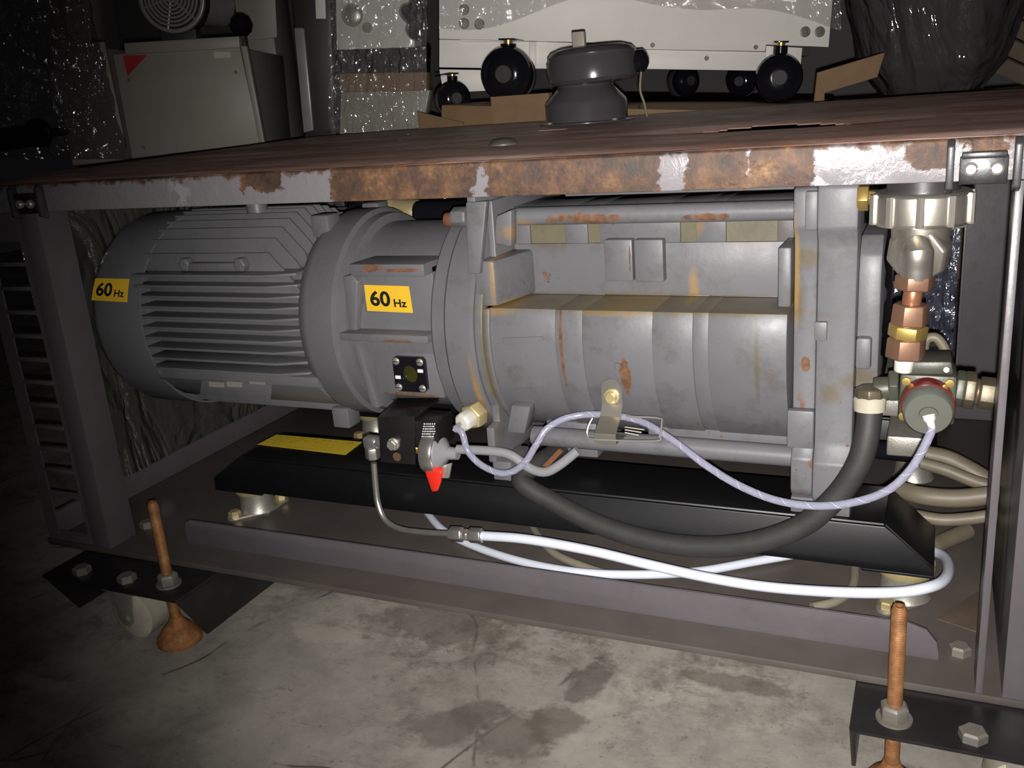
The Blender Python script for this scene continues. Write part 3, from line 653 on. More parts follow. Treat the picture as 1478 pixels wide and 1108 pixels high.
# lug brace + bolt heads on the inlet side
b = MB(); u0 = AY(683, 290, .150)
b.slab([AY(672, 292, .152), AY(702, 290, .152), AY(692, 395, .148), AY(675, 395, .148)], .012); b.build('lug_brace', 'pump_paint', pu, .002)
b = MB(); b.slab([AY(716, 312, .15), AY(738, 303, .15), AY(738, 356, .152), AY(713, 351, .152)], .02); b.build('lug_rib', 'pump_paint', pu, .002)
p = AY(668, 313, .185); MB().ring([(0, .0145), (.020, .0145), (.023, .012)], (p.x - .014, .185, p.z), XD, 6, .4).build('tie_rod_head', 'pump_paint', pu, .001)
p = AY(642, 318, .185); MB().ring([(0, .010), (.02, .010)], (p.x - .012, .21, p.z - .002), XD, 20).build('copper_plug', 'copper', pu, .002)
# raised pads on the lower casing and pocket
def pad(x0_, y0_, x1_, y1_, yf, d, name='casing_pad', bev=.002):
    a, c_ = AY(x0_, y0_, yf), AY(x1_, y1_, yf)
    return MB().box(a.x, c_.x, yf, yf + d, min(a.z, c_.z), max(a.z, c_.z)).build(name, 'pump_paint', pu, bev)
q1 = [AC(p_[0], p_[1], .1698) for p_ in ((724, 488), (783, 486), (790, 557), (731, 561))]
MB().slab(q1, .01).build('casing_pad', 'pump_paint', pu, .0008)
pad(871, 346, 913.8, 406, .233, .02, 'cover_plate'); pad(914.2, 346, 958, 407, .2332, .02, 'cover_plate')
edges = [744, 765, 815, 848, 866, 982, 1005, 1048, 1122, 1146]
zn = AY(950, 350, .249).z; xs = [AY(e_, 335, .249).x for e_ in edges]
MB().box(xs[0], xs[-1], .2485, .256, .497, zn).build('pocket_wall', 'pump_paint', pu, .001)
for a_, c_ in zip(xs[0::2], xs[1::2]): MB().box(a_, c_, .2485, .256, zn, .621).build('pocket_wall_tab', 'pump_paint', pu, .001)
for a_, c_ in zip(xs[1:-1:2], xs[2::2]): MB().box(a_ - .001, c_ + .001, .2535, .256, zn, .621).build('notch_floor', 'stained_paint', pu)
h = AC(892, 530, .1703); MB().ring([(0, .0072), (.0022, .0072), (.0022, .0048), (.0004, .0044), (.0004, 0)], h + V((0, .0008, 0)), V((0, h.y - YC, h.z - ZC)), 20).build('tapped_hole', 'pump_paint', pu)
# tie rods
for yy, zz, r in ((.186, .618, .0122), (.184, .2985, .0142), (.455, .618, .0122), (.455, .30, .0142)):
    MB().cyl((-.525, yy, zz), (-.150, yy, zz), r, n=28).build('tie_rod', 'pump_paint', pu)
b = MB(); b.box(-.50, -.16, .30, .34, .63, .652); b.build('top_bar', 'pump_paint', pu, .003)
# end plates with lugs
def endplate(x0_, x1_, f, inset, name):
    half = [(.30, .653 - inset), (f + .004, .653 - inset), (f, .648 - inset), (f, .602), (f + .010, .588), (f + .013, .575), (f + .013, .335), (f + .010, .322), (f, .308), (f, .262 + inset), (f + .006, .2525 + inset), (f + .09, .2525 + inset), (.26, .29), (.30, .29)]
    pl_ = half + [(2*YC - y_, z_) for y_, z_ in half[::-1]]
    return MB().prism(pl_, 'x', x0_, x1_).build(name, 'pump_paint', pu, .003)
XA, XB, XC_ = AY(1143, 480, .15).x, AY(1177, 480, .145).x, AY(1234, 480, .145).x
endplate(XA, XB - .001, .150, .004, 'end_plate'); ep = endplate(XB, XC_, .140, 0, 'gear_plate')
MB().box(XB - .014, XB, .143, .16, .60, .645).build('lug_step', 'pump_paint', pu, .002)
MB().box(XA - .004, XB, .145, .16, .325, .375).build('lug_step', 'pump_paint', pu, .002)
pad(1176, 465, 1193, 492, .1455, .02, 'dowel_pad', .0008)
MB().prism([(.20, .585), (.178, .565), (.172, .54), (.172, .40), (.180, .375), (.21, .36), (.43, .36), (.46, .38), (.468, .40), (.468, .54), (.46, .565), (.44, .585)], 'x', XC_, AY(1272, 420, .172).x).build('end_cover', 'pump_paint', pu, .003)
a = AY(1232, 508, .168); MB().box(XC_, XC_ + .018, .160, .19, a.z - .020, a.z + .020).build('slot_boss', 'pump_paint', pu, .004)
for yy in (.19, .45): MB().box(XA, XC_, yy - .035, yy + .035, .232, .2535).build('mounting_foot', 'pump_paint', pu, .002)
for yy in (.2, .44): MB().box(-.585, -.555, yy - .04, yy + .03, .232, .262).build('mounting_foot', 'pump_paint', pu, .002)
# plinth under the casing and small strut
a = AY(1000, 625, .215); MB().box(AY(935, 625, .215).x, XA, .215, .43, .292, .325).build('casing_plinth', 'pump_paint', pu, .003)
MB().box(AY(1055, 640, .205).x, XA, .20, .43, .284, .291).build('plinth_strip', 'copper_nut', pu, .001)
b = MB(); b.slab([AY(738, 585, .165), AY(765, 588, .165), AY(757, 626, .17), AY(731, 624, .17)], .03); b.build('casing_strut', 'pump_paint', pu, .002)
MB().box(-.52, -.44, .22, .42, .255, .31).build('drain_sump', 'pump_paint', pu, .004)
b = MB(); b.slab([AY(806, 648, .147), AY(812, 652, .147), AY(790, 675, .147), AY(783, 672, .147)], .004); b.build('earth_strap', 'copper', pu)
# white plug on brass seat
p = AY(683, 600, .150); sd = (AY(676, 601, .12) - p).normalized(); sd = V((-.25, -.95, -.1)).normalized()
sp_ = thing('sensor_plug', 'white plastic plug on a brass hexagon seat where the clear tube starts', 'plug', p)
MB().ring([(-.012, .0195), (.006, .0195), (.008, .017)], p, sd, 6, .3).build('hex_seat', 'yellow_zinc', sp_, .0006)
MB().ring([(.008, .015), (.024, .0145), (.028, .011)], p, sd, 8, .2).build('plug_cap', 'white_nylon', sp_, .0015)
PLUG = p + sd * .026
MB().cyl(PLUG - sd*.001, PLUG + V((-.006, -.012, -.004)), .0035, n=12).build('hose_barb', 'zinc', sp_)
# ================================================================== black support rails and vibration mounts
def mk_rail(dy, label):
    t = thing('support_rail', label, 'support rail', (-.55, .205 + dy, .165), 'black rails under motor and pump')
    ya, yb, zt, zb = .150 + dy, .268 + dy, .2315, .166
    xa, xb, xl, xr = -1.05, -.040, -1.122, .019
    th = .005
    b = MB(); b.box(xa, xb, ya, yb, zt - th, zt); b.build('top_web', 'black_powder', t, .0025)
    for y0_ in (ya, yb - th):
        MB().prism([(xl, zb), (xl, zb + .018), (xa, zt - th), (xb, zt - th), (xr, zb + .012), (xr, zb)], 'y', y0_, y0_ + th).build('side_web', 'black_powder', t, .0015)
    b = MB(); b.prism([(xl, zb + .018), (xa, zt), (xa, zt - th), (xl, zb + .018 - th)], 'y', ya, yb); b.build('end_slope', 'black_powder', t, .0012)
    b = MB(); b.prism([(xb, zt), (xr, zb + .012), (xr, zb + .012 - th), (xb, zt - th)], 'y', ya, yb); b.build('end_slope', 'black_powder', t, .0012)
    for x0_, x1_ in ((xl, xl + .10), (xr - .085, xr)):
        MB().box(x0_, x1_, ya, yb, zb - .004, zb).build('mount_pad', 'black_powder', t, .001)
    return t
r1 = mk_rail(0, 'black steel rail bearing a yellow label under motor and pump')
r2 = mk_rail(.40, 'black steel rail without label behind the labelled one')
lq = [AZ(399, 627, .2318), AZ(523, 637.5, .2318), AZ(498.5, 656, .2318), AZ(371.6, 641, .2318)]
lb = MB().slab(lq, .0003).build('yellow_label', 'rail_label', r1); lb['label'] = 'yellow label with faint handwriting'
b = MB()
def lab(u, v): return (lq[3]*(1-u) + lq[2]*u)*(1-v) + (lq[0]*(1-u) + lq[1]*u)*v + V((0, 0, .0003))
for row, (v_, u1_) in enumerate(((.85, .95), (.66, .62), (.47, .35), (.28, .22))):
    u_ = .05
    while u_ < u1_:
        if random.random() < .75:
            du, dv = random.uniform(.004, .014), random.uniform(-.08, .08); w_ = .003
            b.add([lab(u_, v_ - dv), lab(u_ + w_, v_ - dv), lab(u_ + du + w_, v_ + dv), lab(u_ + du, v_ + dv)], [(0, 1, 2, 3)])
        u_ += random.uniform(.008, .022)
b.build('handwriting', 'ink_black', lb)
def mk_mount(x, y, label):
    t = thing('vibration_mount', label, 'vibration mount', (x, y, .108), 'vibration mounts on the base tray')
    b = MB(); pl_ = []
    for cx, cy, r, a0, a1 in ((-.018, -.042, .014, 160, 340), (.0, 0.0, .031, 0, 0), (.018, .042, .014, -20, 160)):
        if a1 == 0: continue
        for i in range(9):
            a = math.radians(a0 + (a1 - a0) * i / 8); pl_.append((x + cx + r*math.cos(a), y + cy + r*math.sin(a)))
        pl_.append((x + .031*math.cos(math.radians(a1 + 5)), y + .031*math.sin(math.radians(a1 + 5))))
    b.prism(pl_, 'z', .1082, .1125); b.build('flange', 'cast_alloy', t, .0008)
    MB().ring([(.0125 - .008, .033), (.010, .030), (.030, .0285), (.037, .0285), (.038, .02)], (x, y, .108), (0, 0, 1), 32).build('cup', 'cast_alloy', t)
    MB().ring([(.038, .025), (.039, .034), (.047, .037), (.0535, .036)], (x, y, .108), (0, 0, 1), 32).build('cap', 'yellow_zinc', t)
    for dx, dy in ((-.018, -.042), (.018, .042)):
        hexbolt((x + dx, y + dy, .1126), (0, 0, 1), .0105, .010, 'yellow_zinc', t)
    return t
for x_, y_, l_ in ((-1.078, .20, 'cast vibration mount under the labelled rail below the motor'), (-.015, .195, 'cast vibration mount under the labelled rail encircled by the white hose'),
                   (-1.078, .60, 'cast vibration mount under the rear rail below the motor'), (-.015, .60, 'cast vibration mount under the rear rail below the flow switch')):
    mk_mount(x_, y_, l_)

# ================================================================== purge valve on its bracket
vb = thing('purge_valve', 'black valve bracket with solenoid block, band clamp and red lever', 'valve', AY(572, 668, .10))
f0, f1, f2, f3 = AY(545, 601, .105), AY(597, 601, .105), AY(599, 671, .105), AY(549, 667, .105)
MB().slab([f0, f1, f2, f3], .005, (0, -1, 0)).build('bracket_face', 'black_bracket', vb, .0012)
MB().slab([f0, f1, AY(634, 574, .20), AY(574, 574, .20)], .005, (0, 0, 1)).build('bracket_arm', 'black_bracket', vb, .0012)
bz = (f1.z + f2.z) / 2
a, c_ = AY(592, 606, .115), AY(634, 648, .115)
MB().box(AY(560, 606, .112).x, c_.x, .112, .165, c_.z, a.z).build('valve_block', 'black_bracket', vb, .0015)
xr = c_.x
MB().slab([AY(606, 608, .1115), AY(631, 607, .1115), AY(628, 637, .1115), AY(606, 637, .1115)], .0003, (0, -1, 0)).build('block_label', 'ink_black', vb)
b = MB()
for r_ in range(7):
    u_ = 608 + (6 - r_) * .6
    while u_ < 628 - r_ * .4:
        w_ = random.uniform(.8, 2.2); y_ = 611 + r_ * 3.6
        b.add([AY(u_, y_, .1110), AY(u_ + w_, y_ - .3, .1110), AY(u_ + w_, y_ + 1.3, .1110), AY(u_, y_ + 1.6, .1110)], [(0, 1, 2, 3)]); u_ += w_ + random.uniform(.6, 1.6)
b.build('label_print', 'white_mark', vb)
p = AY(569, 640, .105); hexbolt(p, (0, -1, 0), .0085, .007, 'zinc', vb, washer=.0095)
MB().ring([(0, .0068), (.0006, .0068), (.0006, 0)], AY(573, 659, .105), (0, -1, 0), 20).build('bracket_hole', 'copper_nut', vb)
AXL = AY(606, 647, .125); ax0 = AXL.x
MB().ring([(-.012, .0085), (-.002, .0085), (-.002, .0065), (.012, .0065)], AXL, XD, 16).build('nipple', 'brass', vb)
cc = AY(630, 652, .125)
MB().ring([(-.010, .022), (-.010, .0315), (.004, .0325), (.010, .0315), (.010, .022)], (cc.x - .004, cc.y, cc.z), XD, 40, closed=True).build('band_clamp', 'stainless', vb, .001)
MB().ring([(.0, .026), (.008, .026), (.014, .018), (.020, .010), (.036, .0085)], (cc.x, cc.y, cc.z), XD, 32).build('reducer_cone', 'pipe_grey', vb)
MB().ring([(0, .02), (.016, .024)], (cc.x - .016, cc.y, cc.z), XD, 32).build('clamp_ferrule', 'stainless', vb)
b = MB(); b.slab([AY(638, 672, .112), AY(651, 668, .112), AY(647, 690, .108), AY(637, 690, .108)], .005); b.build('clamp_screw', 'zinc', vb, .001)
b = MB(); b.slab([AY(613, 681, .102), AY(622, 678, .100), AY(637, 681, .102), AY(636, 697, .102), AY(632, 709, .102), AY(623, 710, .102)], .009); rl = b.build('lever', 'red_plastic', vb, .002)
rl['label'] = 'red plastic lever'
MB().cyl(AY(627, 679, .106), AY(632, 668, .115), .004, n=12).build('lever_stem', 'zinc', vb)
# grey rigid outlet pipe
pts = [(660, 648, .127), (711, 651, .13), (738, 657, .13), (764, 675, .128), (786, 681, .126), (806, 672, .128), (834, 650, .135)]
tag(MB().tube(catmull([AY(a_, b_, y_) for a_, b_, y_ in pts], 8), .0068, 16).build('outlet_pipe', 'pipe_grey', None, org=AY(711, 651, .13)), 'grey bent pipe leaving the band clamp under the pump', 'pipe')
# elbow fitting, bent steel tube, union
ef = thing('elbow_fitting', 'steel elbow compression fitting on the side of the valve bracket', 'fitting', AY(536, 660, .11))
E0 = AY(536, 637, .118)
MB().box(E0.x - .010, E0.x + .011, .108, .128, E0.z - .009, E0.z + .009).build('elbow_body', 'stainless', ef, .004)
MB().ring([(0, .010), (.012, .010)], (E0.x + .010, .118, E0.z), XD, 6).build('collar', 'stainless', ef, .0008)
dn = (AY(541, 680, .117) - E0).normalized()
MB().ring([(.008, .008), (.010, .0115), (.026, .0115), (.029, .008)], E0, dn, 6).build('nut', 'stainless', ef, .0008)
pts = [(539.5, 668, .117), (542, 700, .116), (546, 728, .112), (556, 750, .106), (577, 763, .10), (610, 768, .095), (656, 770.5, .09)]
tag(MB().tube(catmull([AY(a_, b_, y_) for a_, b_, y_ in pts], 8), .0048, 14).build('steel_tube', 'stainless', None, org=AY(546, 728, .112)), 'thin bent stainless steel tube between elbow fitting and union', 'tube')
U0, U1 = AY(650, 770, .09), AY(697, 773, .088); ud = (U1 - U0).normalized(); UL = (U1 - U0).length
un = thing('tube_union', 'steel compression union joining steel tube and white hose', 'fitting', (U0 + U1) / 2)
MB().ring([(0, .006), (.001, .0115), (UL*.38, .0115), (UL*.42, .009)], U0, ud, 6, .2).build('nut', 'stainless', un, .0006)
MB().ring([(UL*.40, .0075), (UL*.45, .0095), (UL*.55, .0095), (UL*.60, .0075)], U0, ud, 6, .5).build('union_body', 'stainless', un, .0006)
MB().ring([(UL*.58, .009), (UL*.62, .0115), (UL*.97, .0115), (UL, .006)], U0, ud, 6, .2).build('nut', 'stainless', un, .0006)
# hoses
def hose(name, pts, r, mat, label, cat='hose', n=14, k=8):
    P = [V(p) for p in pts]; return tag(MB().tube(catmull(P, k), r, n).build(name, mat, None, org=P[0]), label, cat)
hose('white_hose', [U1 - ud*.004] + [AY(*p) for p in ((760, 778, .085), (850, 794, .085), (930, 813, .085), (1010, 831, .088), (1100, 846, .092), (1200, 854, .095), (1290, 855, .10), (1338, 848, .112), (1362, 837, .145), (1369, 820, .20), (1362, 803, .26), (1335, 790, .305))],
     .0068, 'white_hose', 'white plastic hose from the union looping round a mount', n=16)
hose('white_hose', [AZ(596, 700, .118), AZ(612, 732, .116), AZ(640, 765, .116), AZ(690, 790, .116), AZ(760, 812, .121), AZ(840, 826, .1285), AZ(930, 829, .1285), AZ(1010, 824, .120), AZ(1090, 810, .118), AZ(1170, 795, .12), AZ(1215, 780, .125)],
     .0062, 'white_hose', 'white plastic hose lying on the tray passing under the longer one', n=16)
hose('cream_hose', [AZ(762, 735, .1145), AZ(772, 765, .1145), AZ(800, 798, .1145), AZ(850, 820, .1145), AZ(890, 832, .1145)], .0062, 'cream_hose', 'cream hose end crossing the tray under the white hoses')
hose('cream_hose', [AZ(1222, 785, .117), AZ(1234, 820, .116), AZ(1228, 850, .116), AZ(1205, 868, .116), AZ(1172, 876, .116)], .0062, 'cream_hose', 'cream hose loop beside the mount encircled by white hose')
hose('black_hose', [AY(*p) for p in ((1256, 590, .105), (1251, 630, .095), (1238, 672, .09), (1208, 716, .09), (1160, 757, .09), (1095, 781, .092), (1020, 789, .098), (940, 780, .105), (865, 757, .115), (800, 725, .125), (752, 694, .132))]
     + [V((-.514, .168, .2615)), V((-.50, .224, .2630))], .0142, 'black_rubber', 'thick black rubber hose sagging in front of the labelled black rail', n=20)
# clear spiral tube
P = catmull([PLUG + V((-.006, -.012, -.004))] + [AY(*p) for p in ((667, 625, .112), (676, 652, .108), (698, 673, .106), (728, 683, .105), (754, 671, .106), (772, 645, .11), (788, 620, .122), (815, 604, .138), (850, 598, .151), (890, 600, .153), (930, 610, .143), (975, 638, .114), (1020, 672, .094), (1070, 702, .080), (1125, 723, .068), (1185, 730, .058), (1240, 723, .054), (1285, 705, .052), (1318, 672, .051), (1340, 632, .050), (1346, 616, .050))], 10)
ct = MB().tube(P, .0047, 14).build('clear_tube', 'clear_tube', None, org=P[0]); tag(ct, 'clear plastic tube with pale spiral between white plug and flow switch', 'tube')
hx = []; u = None; L_ = 0.0
fine = []
for i in range(len(P) - 1):
    for j in range(4): fine.append(P[i].lerp(P[i+1], j/4))
for i, p in enumerate(fine):
    d = (fine[min(i+1, len(fine)-1)] - fine[max(i-1, 0)]).normalized()
    if u is None: u, w = frame_of(d)
    else: u = (u - d*u.dot(d)).normalized(); w = d.cross(u)
    if i: L_ += (p - fine[i-1]).length
    a = L_ / .030 * 2 * math.pi; hx.append(p + u*(.0042*math.cos(a)) + w*(.0042*math.sin(a)))
MB().tube(hx, .00055, 5).build('spiral', 'spiral_white', ct)
# hose clip
hc = thing('hose_clip', 'bent metal hose clip with wire loop holding the clear tube to the pump', 'clip', AY(885, 575, .14))
b = MB(); t0 = AY(883, 572, .147)
pr = [(.1480, .008 + t0.z), (.1480, t0.z - .012), (.138, t0.z - .026), (.118, t0.z - .038), (.112, t0.z - .042), (.112, t0.z - .056), (.160, t0.z - .060)]
w2 = .0145
for i in range(len(pr) - 1):
    (ya, za), (yb, zb) = pr[i], pr[i+1]; nv = V((0, zb - za, ya - yb)).normalized() * .0009
    vs = [V((t0.x + s*w2, y_, z_)) + nv*sg for sg in (1, -1) for y_, z_ in ((ya, za), (yb, zb)) for s in (-1, 1)]
    b.add(vs, [(0, 1, 3, 2), (4, 6, 7, 5), (0, 4, 5, 1), (2, 3, 7, 6), (0, 2, 6, 4), (1, 5, 7, 3)])
b.build('strip', 'nickel', hc)
MB().cyl((t0.x, .1467, t0.z + .0100), (t0.x, .1485, t0.z + .0100), .0145, n=28).build('strip_end', 'nickel', hc)
bt = MB().ring([(0, .0105), (.0015, .0105), (.002, .008), (.007, .008), (.0085, .006)], (t0.x, .1468, t0.z), (0, -1, 0), 24).build('bolt', 'yellow_zinc', hc)
lp = [AY(*p_) for p_ in ((855, 603, .125), (849, 615, .12), (848, 628, .115), (860, 634, .112), (945, 636, .112), (952, 628, .115), (955, 610, .125), (950, 603, .13), (905, 601, .132))]
MB().tube(catmull(lp, 5), .0013, 8).build('wire_loop', 'zinc', hc)
for dz in (0, 4, 8): MB().cyl(AY(902, 616 + dz, .122), AY(930 - dz, 620 + dz, .122), .001, n=8).build('wire_end', 'zinc', hc)

# ================================================================== right hand fittings
yf = .115
pu_ = thing('pipe_union', 'pale metal castellated union nut on a dark pipe under the rusted rail', 'fitting', AY(1330, 345, yf))
c = AY(1331, 297, yf)
MB().cyl((c.x, yf, c.z + .01), (c.x, yf, .7055), .037, n=32).build('pipe_stub', 'side_dark', pu_)
b = MB(); b.ring([(-.019, .034), (-.019, .047), (-.015, .050), (.013, .050), (.017, .047), (.017, .030)], c, (0, 0, 1), 48); b.build('union_nut', 'nickel', pu_, .0008)
for i in range(10):
    a = 2*math.pi*i/10 + .3; ca, sa = math.cos(a), math.sin(a)
    MB().cyl(c + V((.0505*ca, .0505*sa, -.017)), c + V((.0505*ca, .0505*sa, .015)), .0042, n=8).build('nut_rib', 'nickel', pu_)
MB().ring([(-.050, .026), (-.044, .029), (-.019, .031)], c, (0, 0, 1), 32).build('tee_body', 'nickel', pu_)
hp = c + V((.0, 0, -.048)); hd = V((-.25, -.9, -.25)).normalized()
MB().ring([(-.01, .033), (.012, .033), (.016, .030)], hp + V((0, -.004, 0)), hd, 8, .2).build('hex_socket', 'nickel', pu_, .0015)
a0 = hp + hd * .014; el = catmull([a0, a0 + hd*.012 + V((0, 0, -.003)), AY(1324, 362, .072), AY(1323, 384, .074), AY(1322, 398, .076)], 6)
MB().tube(el, .0165, 24).build('elbow', 'nickel', pu_)
s0 = AY(1362, 312, .14); s1 = AY(1392, 306, .145)
MB().ring([(0, .018), (.02, .018), (.022, .022), (.04, .022), (.044, .016)], s0 - V((.02, 0, 0)), s1 - s0, 8, .2).build('side_plug', 'cast_alloy', pu_, .001)
bp = thing('brass_plug', 'brass hexagon plug between gear plate and union nut', 'plug', AY(1248, 285, .15))
p = AY(1238, 285, .15); MB().ring([(0, .016), (.012, .016), (.012, .009), (.024, .009)], p, XD, 6, .1).build('plug_body', 'brass', bp, .0008)
cf = thing('compression_fitting', 'copper and brass compression fitting chain hanging below the pale union', 'fitting', AY(1305, 525, .08))
yq = .078
def seg(name, pa, pb, r0, r1, mat, n_=6, ang=.3):
    A, B = AY(pa[0], pa[1], yq), AY(pb[0], pb[1], yq); MB().ring([(0, r0*.93), (.0015, r0), ((B-A).length - .0015, r1), ((B-A).length, r1*.93)], A, B - A, n_, ang).build(name, mat, cf, .0006)
seg('ferrule', (1322, 386), (1321, 396), .016, .0165, 'dull_bolt', 24)
seg('nut', (1321, 396), (1319, 417), .0205, .0205, 'copper_nut')
seg('copper_pipe', (1319, 416), (1315, 441), .0098, .0098, 'copper', 24)
seg('nut', (1315, 438), (1312, 468), .0185, .0195, 'copper_nut')
seg('brass_hex', (1312, 468), (1309, 487), .0205, .0205, 'brass', 6, .6)
seg('nut', (1309, 487), (1306, 516), .0205, .021, 'copper_nut')
seg('tube_end', (1306, 515), (1303, 536), .0105, .0095, 'white_nylon', 20)
# flow switch
fs_ = thing('flow_switch', 'olive grey flow switch with red window and round grey cap', 'flow switch', AY(1338, 635, .09))
k0, k1 = AY(1299, 540, .09), AY(1377, 622, .09)
MB().box(k0.x, k1.x, .09, .15, k1.z + .006, k0.z).build('switch_body', 'switch_body', fs_, .004)
b = MB(); b.slab([AY(1314, 522, .088), AY(1374, 522, .088), AY(1377, 541, .088), AY(1303, 541, .088)], .05); b.build('switch_lid', 'switch_body', fs_, .003)
cc2 = AY(1338, 579, .09); cd_ = (AY(1340, 598, .056) - cc2).normalized()
MB().ring([(-.012, .0278), (.013, .0278), (.014, .027)], cc2, cd_, 40).build('red_window', 'red_glass', fs_)
MB().ring([(.013, .0262), (.030, .0262), (.034, .0235), (.0345, .010), (.038, .0095), (.038, .0075), (.0355, .007), (.0355, 0)], cc2, cd_, 40).build('round_cap', 'switch_grey', fs_)
tipc = cc2 + cd_ * .0355
MB().ring([(0, .007), (.005, .0065), (.008, .0045), (.016, .0035)], tipc, (AY(1345, 617, .05) - tipc), 16).build('hose_nipple', 'white_nylon', fs_)
for px, py in ((1308, 550), (1371, 553), (1303, 600)):
    p = AY(px, py, .0895); MB().ring([(0, .005), (.002, .0045), (.0025, 0)], p, (0, -1, 0), 12).build('screw', 'brass', fs_)
MB().ring([(0, .003), (.002, .003)], AY(1366, 533, .0875), (0, -1, 0), 10).build('lid_rivet', 'white_mark', fs_)
def hseg(name, parent, a_, b_, yv, r, mat, n_=6):
    A, B = AY(a_[0], a_[1], yv), AY(b_[0], b_[1], yv); MB().ring([(0, r*.92), (.0015, r), ((B-A).length - .0015, r), ((B-A).length, r*.92)], A, B - A, n_, .25).build(name, mat, parent, .0006)
hseg('hex_end', fs_, (1378, 560), (1392, 562), .115, .021, 'switch_body'); hseg('hex_end', fs_, (1298, 556), (1283, 556), .115, .020, 'switch_body')
pa = thing('pipe_adapter', 'weathered brass pipe adapters between flow switch and frame post', 'fitting', AY(1420, 570, .115))
hseg('adapter_nut', pa, (1391, 562), (1408, 564), .115, .0215, 'old_brass'); hseg('adapter_neck', pa, (1407, 565), (1414, 566), .115, .0155, 'old_brass', 20)
hseg('adapter_nut', pa, (1413, 566), (1436, 569), .115, .0185, 'old_brass'); hseg('copper_pipe', pa, (1435, 569), (1450, 570.5), .115, .011, 'copper', 20)
he = thing('hose_elbow', 'dull steel elbow with pale collar at the top of the black hose', 'fitting', AY(1255, 585, .108))
hseg('elbow_body', he, (1286, 560), (1262, 562), .112, .014, 'switch_body', 20)
A, B = AY(1256, 556, .108), AY(1255, 592, .105)
MB().ring([(0, .010), (.004, .017), (.014, .018)], A, B - A, 8).build('hose_nut', 'old_brass', he, .001)
MB().ring([(.013, .0165), (.016, .0185), ((B-A).length, .0175)], A, B - A, 28).build('pale_collar', 'ivory_nylon', he)
# cable conduit loop behind the switch
hose('conduit_loop', [AY(*p) for p in ((1332, 520, .22), (1336, 492, .22), (1352, 488, .22), (1366, 510, .22), (1371, 545, .22))], .006, 'beige_cable', 'pale ribbed cable arching behind the flow switch', 'cable')
# beige cables on the tray behind the rail end
cg = [([AY(*q_) for q_ in ((1335, 655, .40), (1370, 663, .40), (1410, 684, .39), (1440, 705, .38), (1450, 730, .37))], .013, 'thick beige cable leaving the black sleeve behind the rail'),
      ([AY(*q_) for q_ in ((1330, 668, .362), (1365, 678, .355), (1400, 692, .35), (1428, 701, .345), (1455, 708, .34))], .009, 'thin beige cable beside the black sleeved one'),
      ([AY(*q_) for q_ in ((1296, 706, .315), (1330, 715, .292), (1380, 719, .287), (1430, 714, .287), (1470, 705, .287))], .0125, 'thick beige cable running level behind the rail end'),
      ([AY(*q_) for q_ in ((1322, 744, .285), (1360, 750, .285), (1400, 748, .285), (1440, 742, .285), (1475, 736, .285))], .0085, 'thin beige cable lowest behind the rail end'),
      ([AZ(*q_) for q_ in ((1346, 789, .1205), (1362, 781, .1205), (1380, 773, .1205), (1396, 766, .1205))], .012, 'short cut beige cable end lying by the rail')]
for pts, r, l_ in cg: hose('beige_cable', pts, r, 'beige_cable', l_, 'cable')
hose('cable_sleeve', [AY(1262, 648, .42), AY(1300, 652, .41), AY(1338, 657, .40)], .0145, 'black_gloss', 'black rubber sleeve on the thick beige cable', 'sleeve', k=3)
# dark pipework behind the coupling under the top plate
pw = thing('rear_pipework', 'dark flanged pipe with brass collar above the coupling housing', 'pipe', AY(570, 300, .57))
p = AY(545, 308, .57); zz = p.z
MB().cyl((p.x - .05, .57, zz), (p.x + .03, .57, zz), .03, n=28).build('pipe', 'black_gloss', pw)
MB().ring([(0, .034), (.012, .034), (.012, .028), (.04, .026), (.06, .024)], (p.x + .03, .57, zz), XD, 24).build('brass_collar', 'yellow_zinc', pw, .001)
MB().cyl((p.x + .09, .57, zz - .002), (p.x + .19, .57, zz - .002), .024, n=24).build('glass_pipe', 'black_gloss', pw)
MB().cyl((p.x - .03, .57, zz), (p.x - .03, .57, .712), .022, n=24).build('riser', 'black_gloss', pw)
b = MB(); b.box(-.07, .03, .36, .66, .30, .33); b.box(-.05, .0, .36, .66, .24, .27); tag(b.build('drain_manifold', 'cast_alloy', None, .003, org=(-.02, .5, .24)), 'pale metal manifold blocks behind the flow switch', 'manifold')

# ================================================================== film stretched over the frame openings
def wr(p, s, a): return a * mnoise.fractal(V(p) * s, 0.6, 2.0, 5)
def lf(u, v):
    y, z = .07 + .82*u, .150 + .50*v; return V((-1.3635 + .004*mnoise.noise(V((y*3, z*2, 0))) + wr((y*2.2, z*.7, 2), 6, .004), y, z))
tag(MB().sheet(lf, 90, 60).build('stretch_film', 'film_dark', None, org=(-1.357, .45, .15)), 'dark crinkled plastic film stretched behind the fan cowl', 'plastic film')
def bf_(u, v):
    x, z = -.35 + .39*u, .165 + .495*v; return V((x, .925 + .006*mnoise.noise(V((x*8, z*6, 0))) + wr((x, z*.6, 4), 9, .010), z))
tag(MB().sheet(bf_, 60, 80).build('stretch_film', 'film_blue', None, org=(-.15, .925, .165)), 'bluish silver crinkled plastic film behind the copper fittings', 'plastic film')
def bf2(u, v):
    x, z = -1.16 + .80*u, .165 + .495*v; return V((x, .93 + .004*mnoise.noise(V((x*8, z*6, 0))) + wr((x, z*.6, 4), 9, .008), z))
tag(MB().sheet(bf2, 60, 50).build('stretch_film', 'film_dark', None, org=(-.75, .93, .165)), 'dark plastic film closing the frame behind motor and pump', 'plastic film')

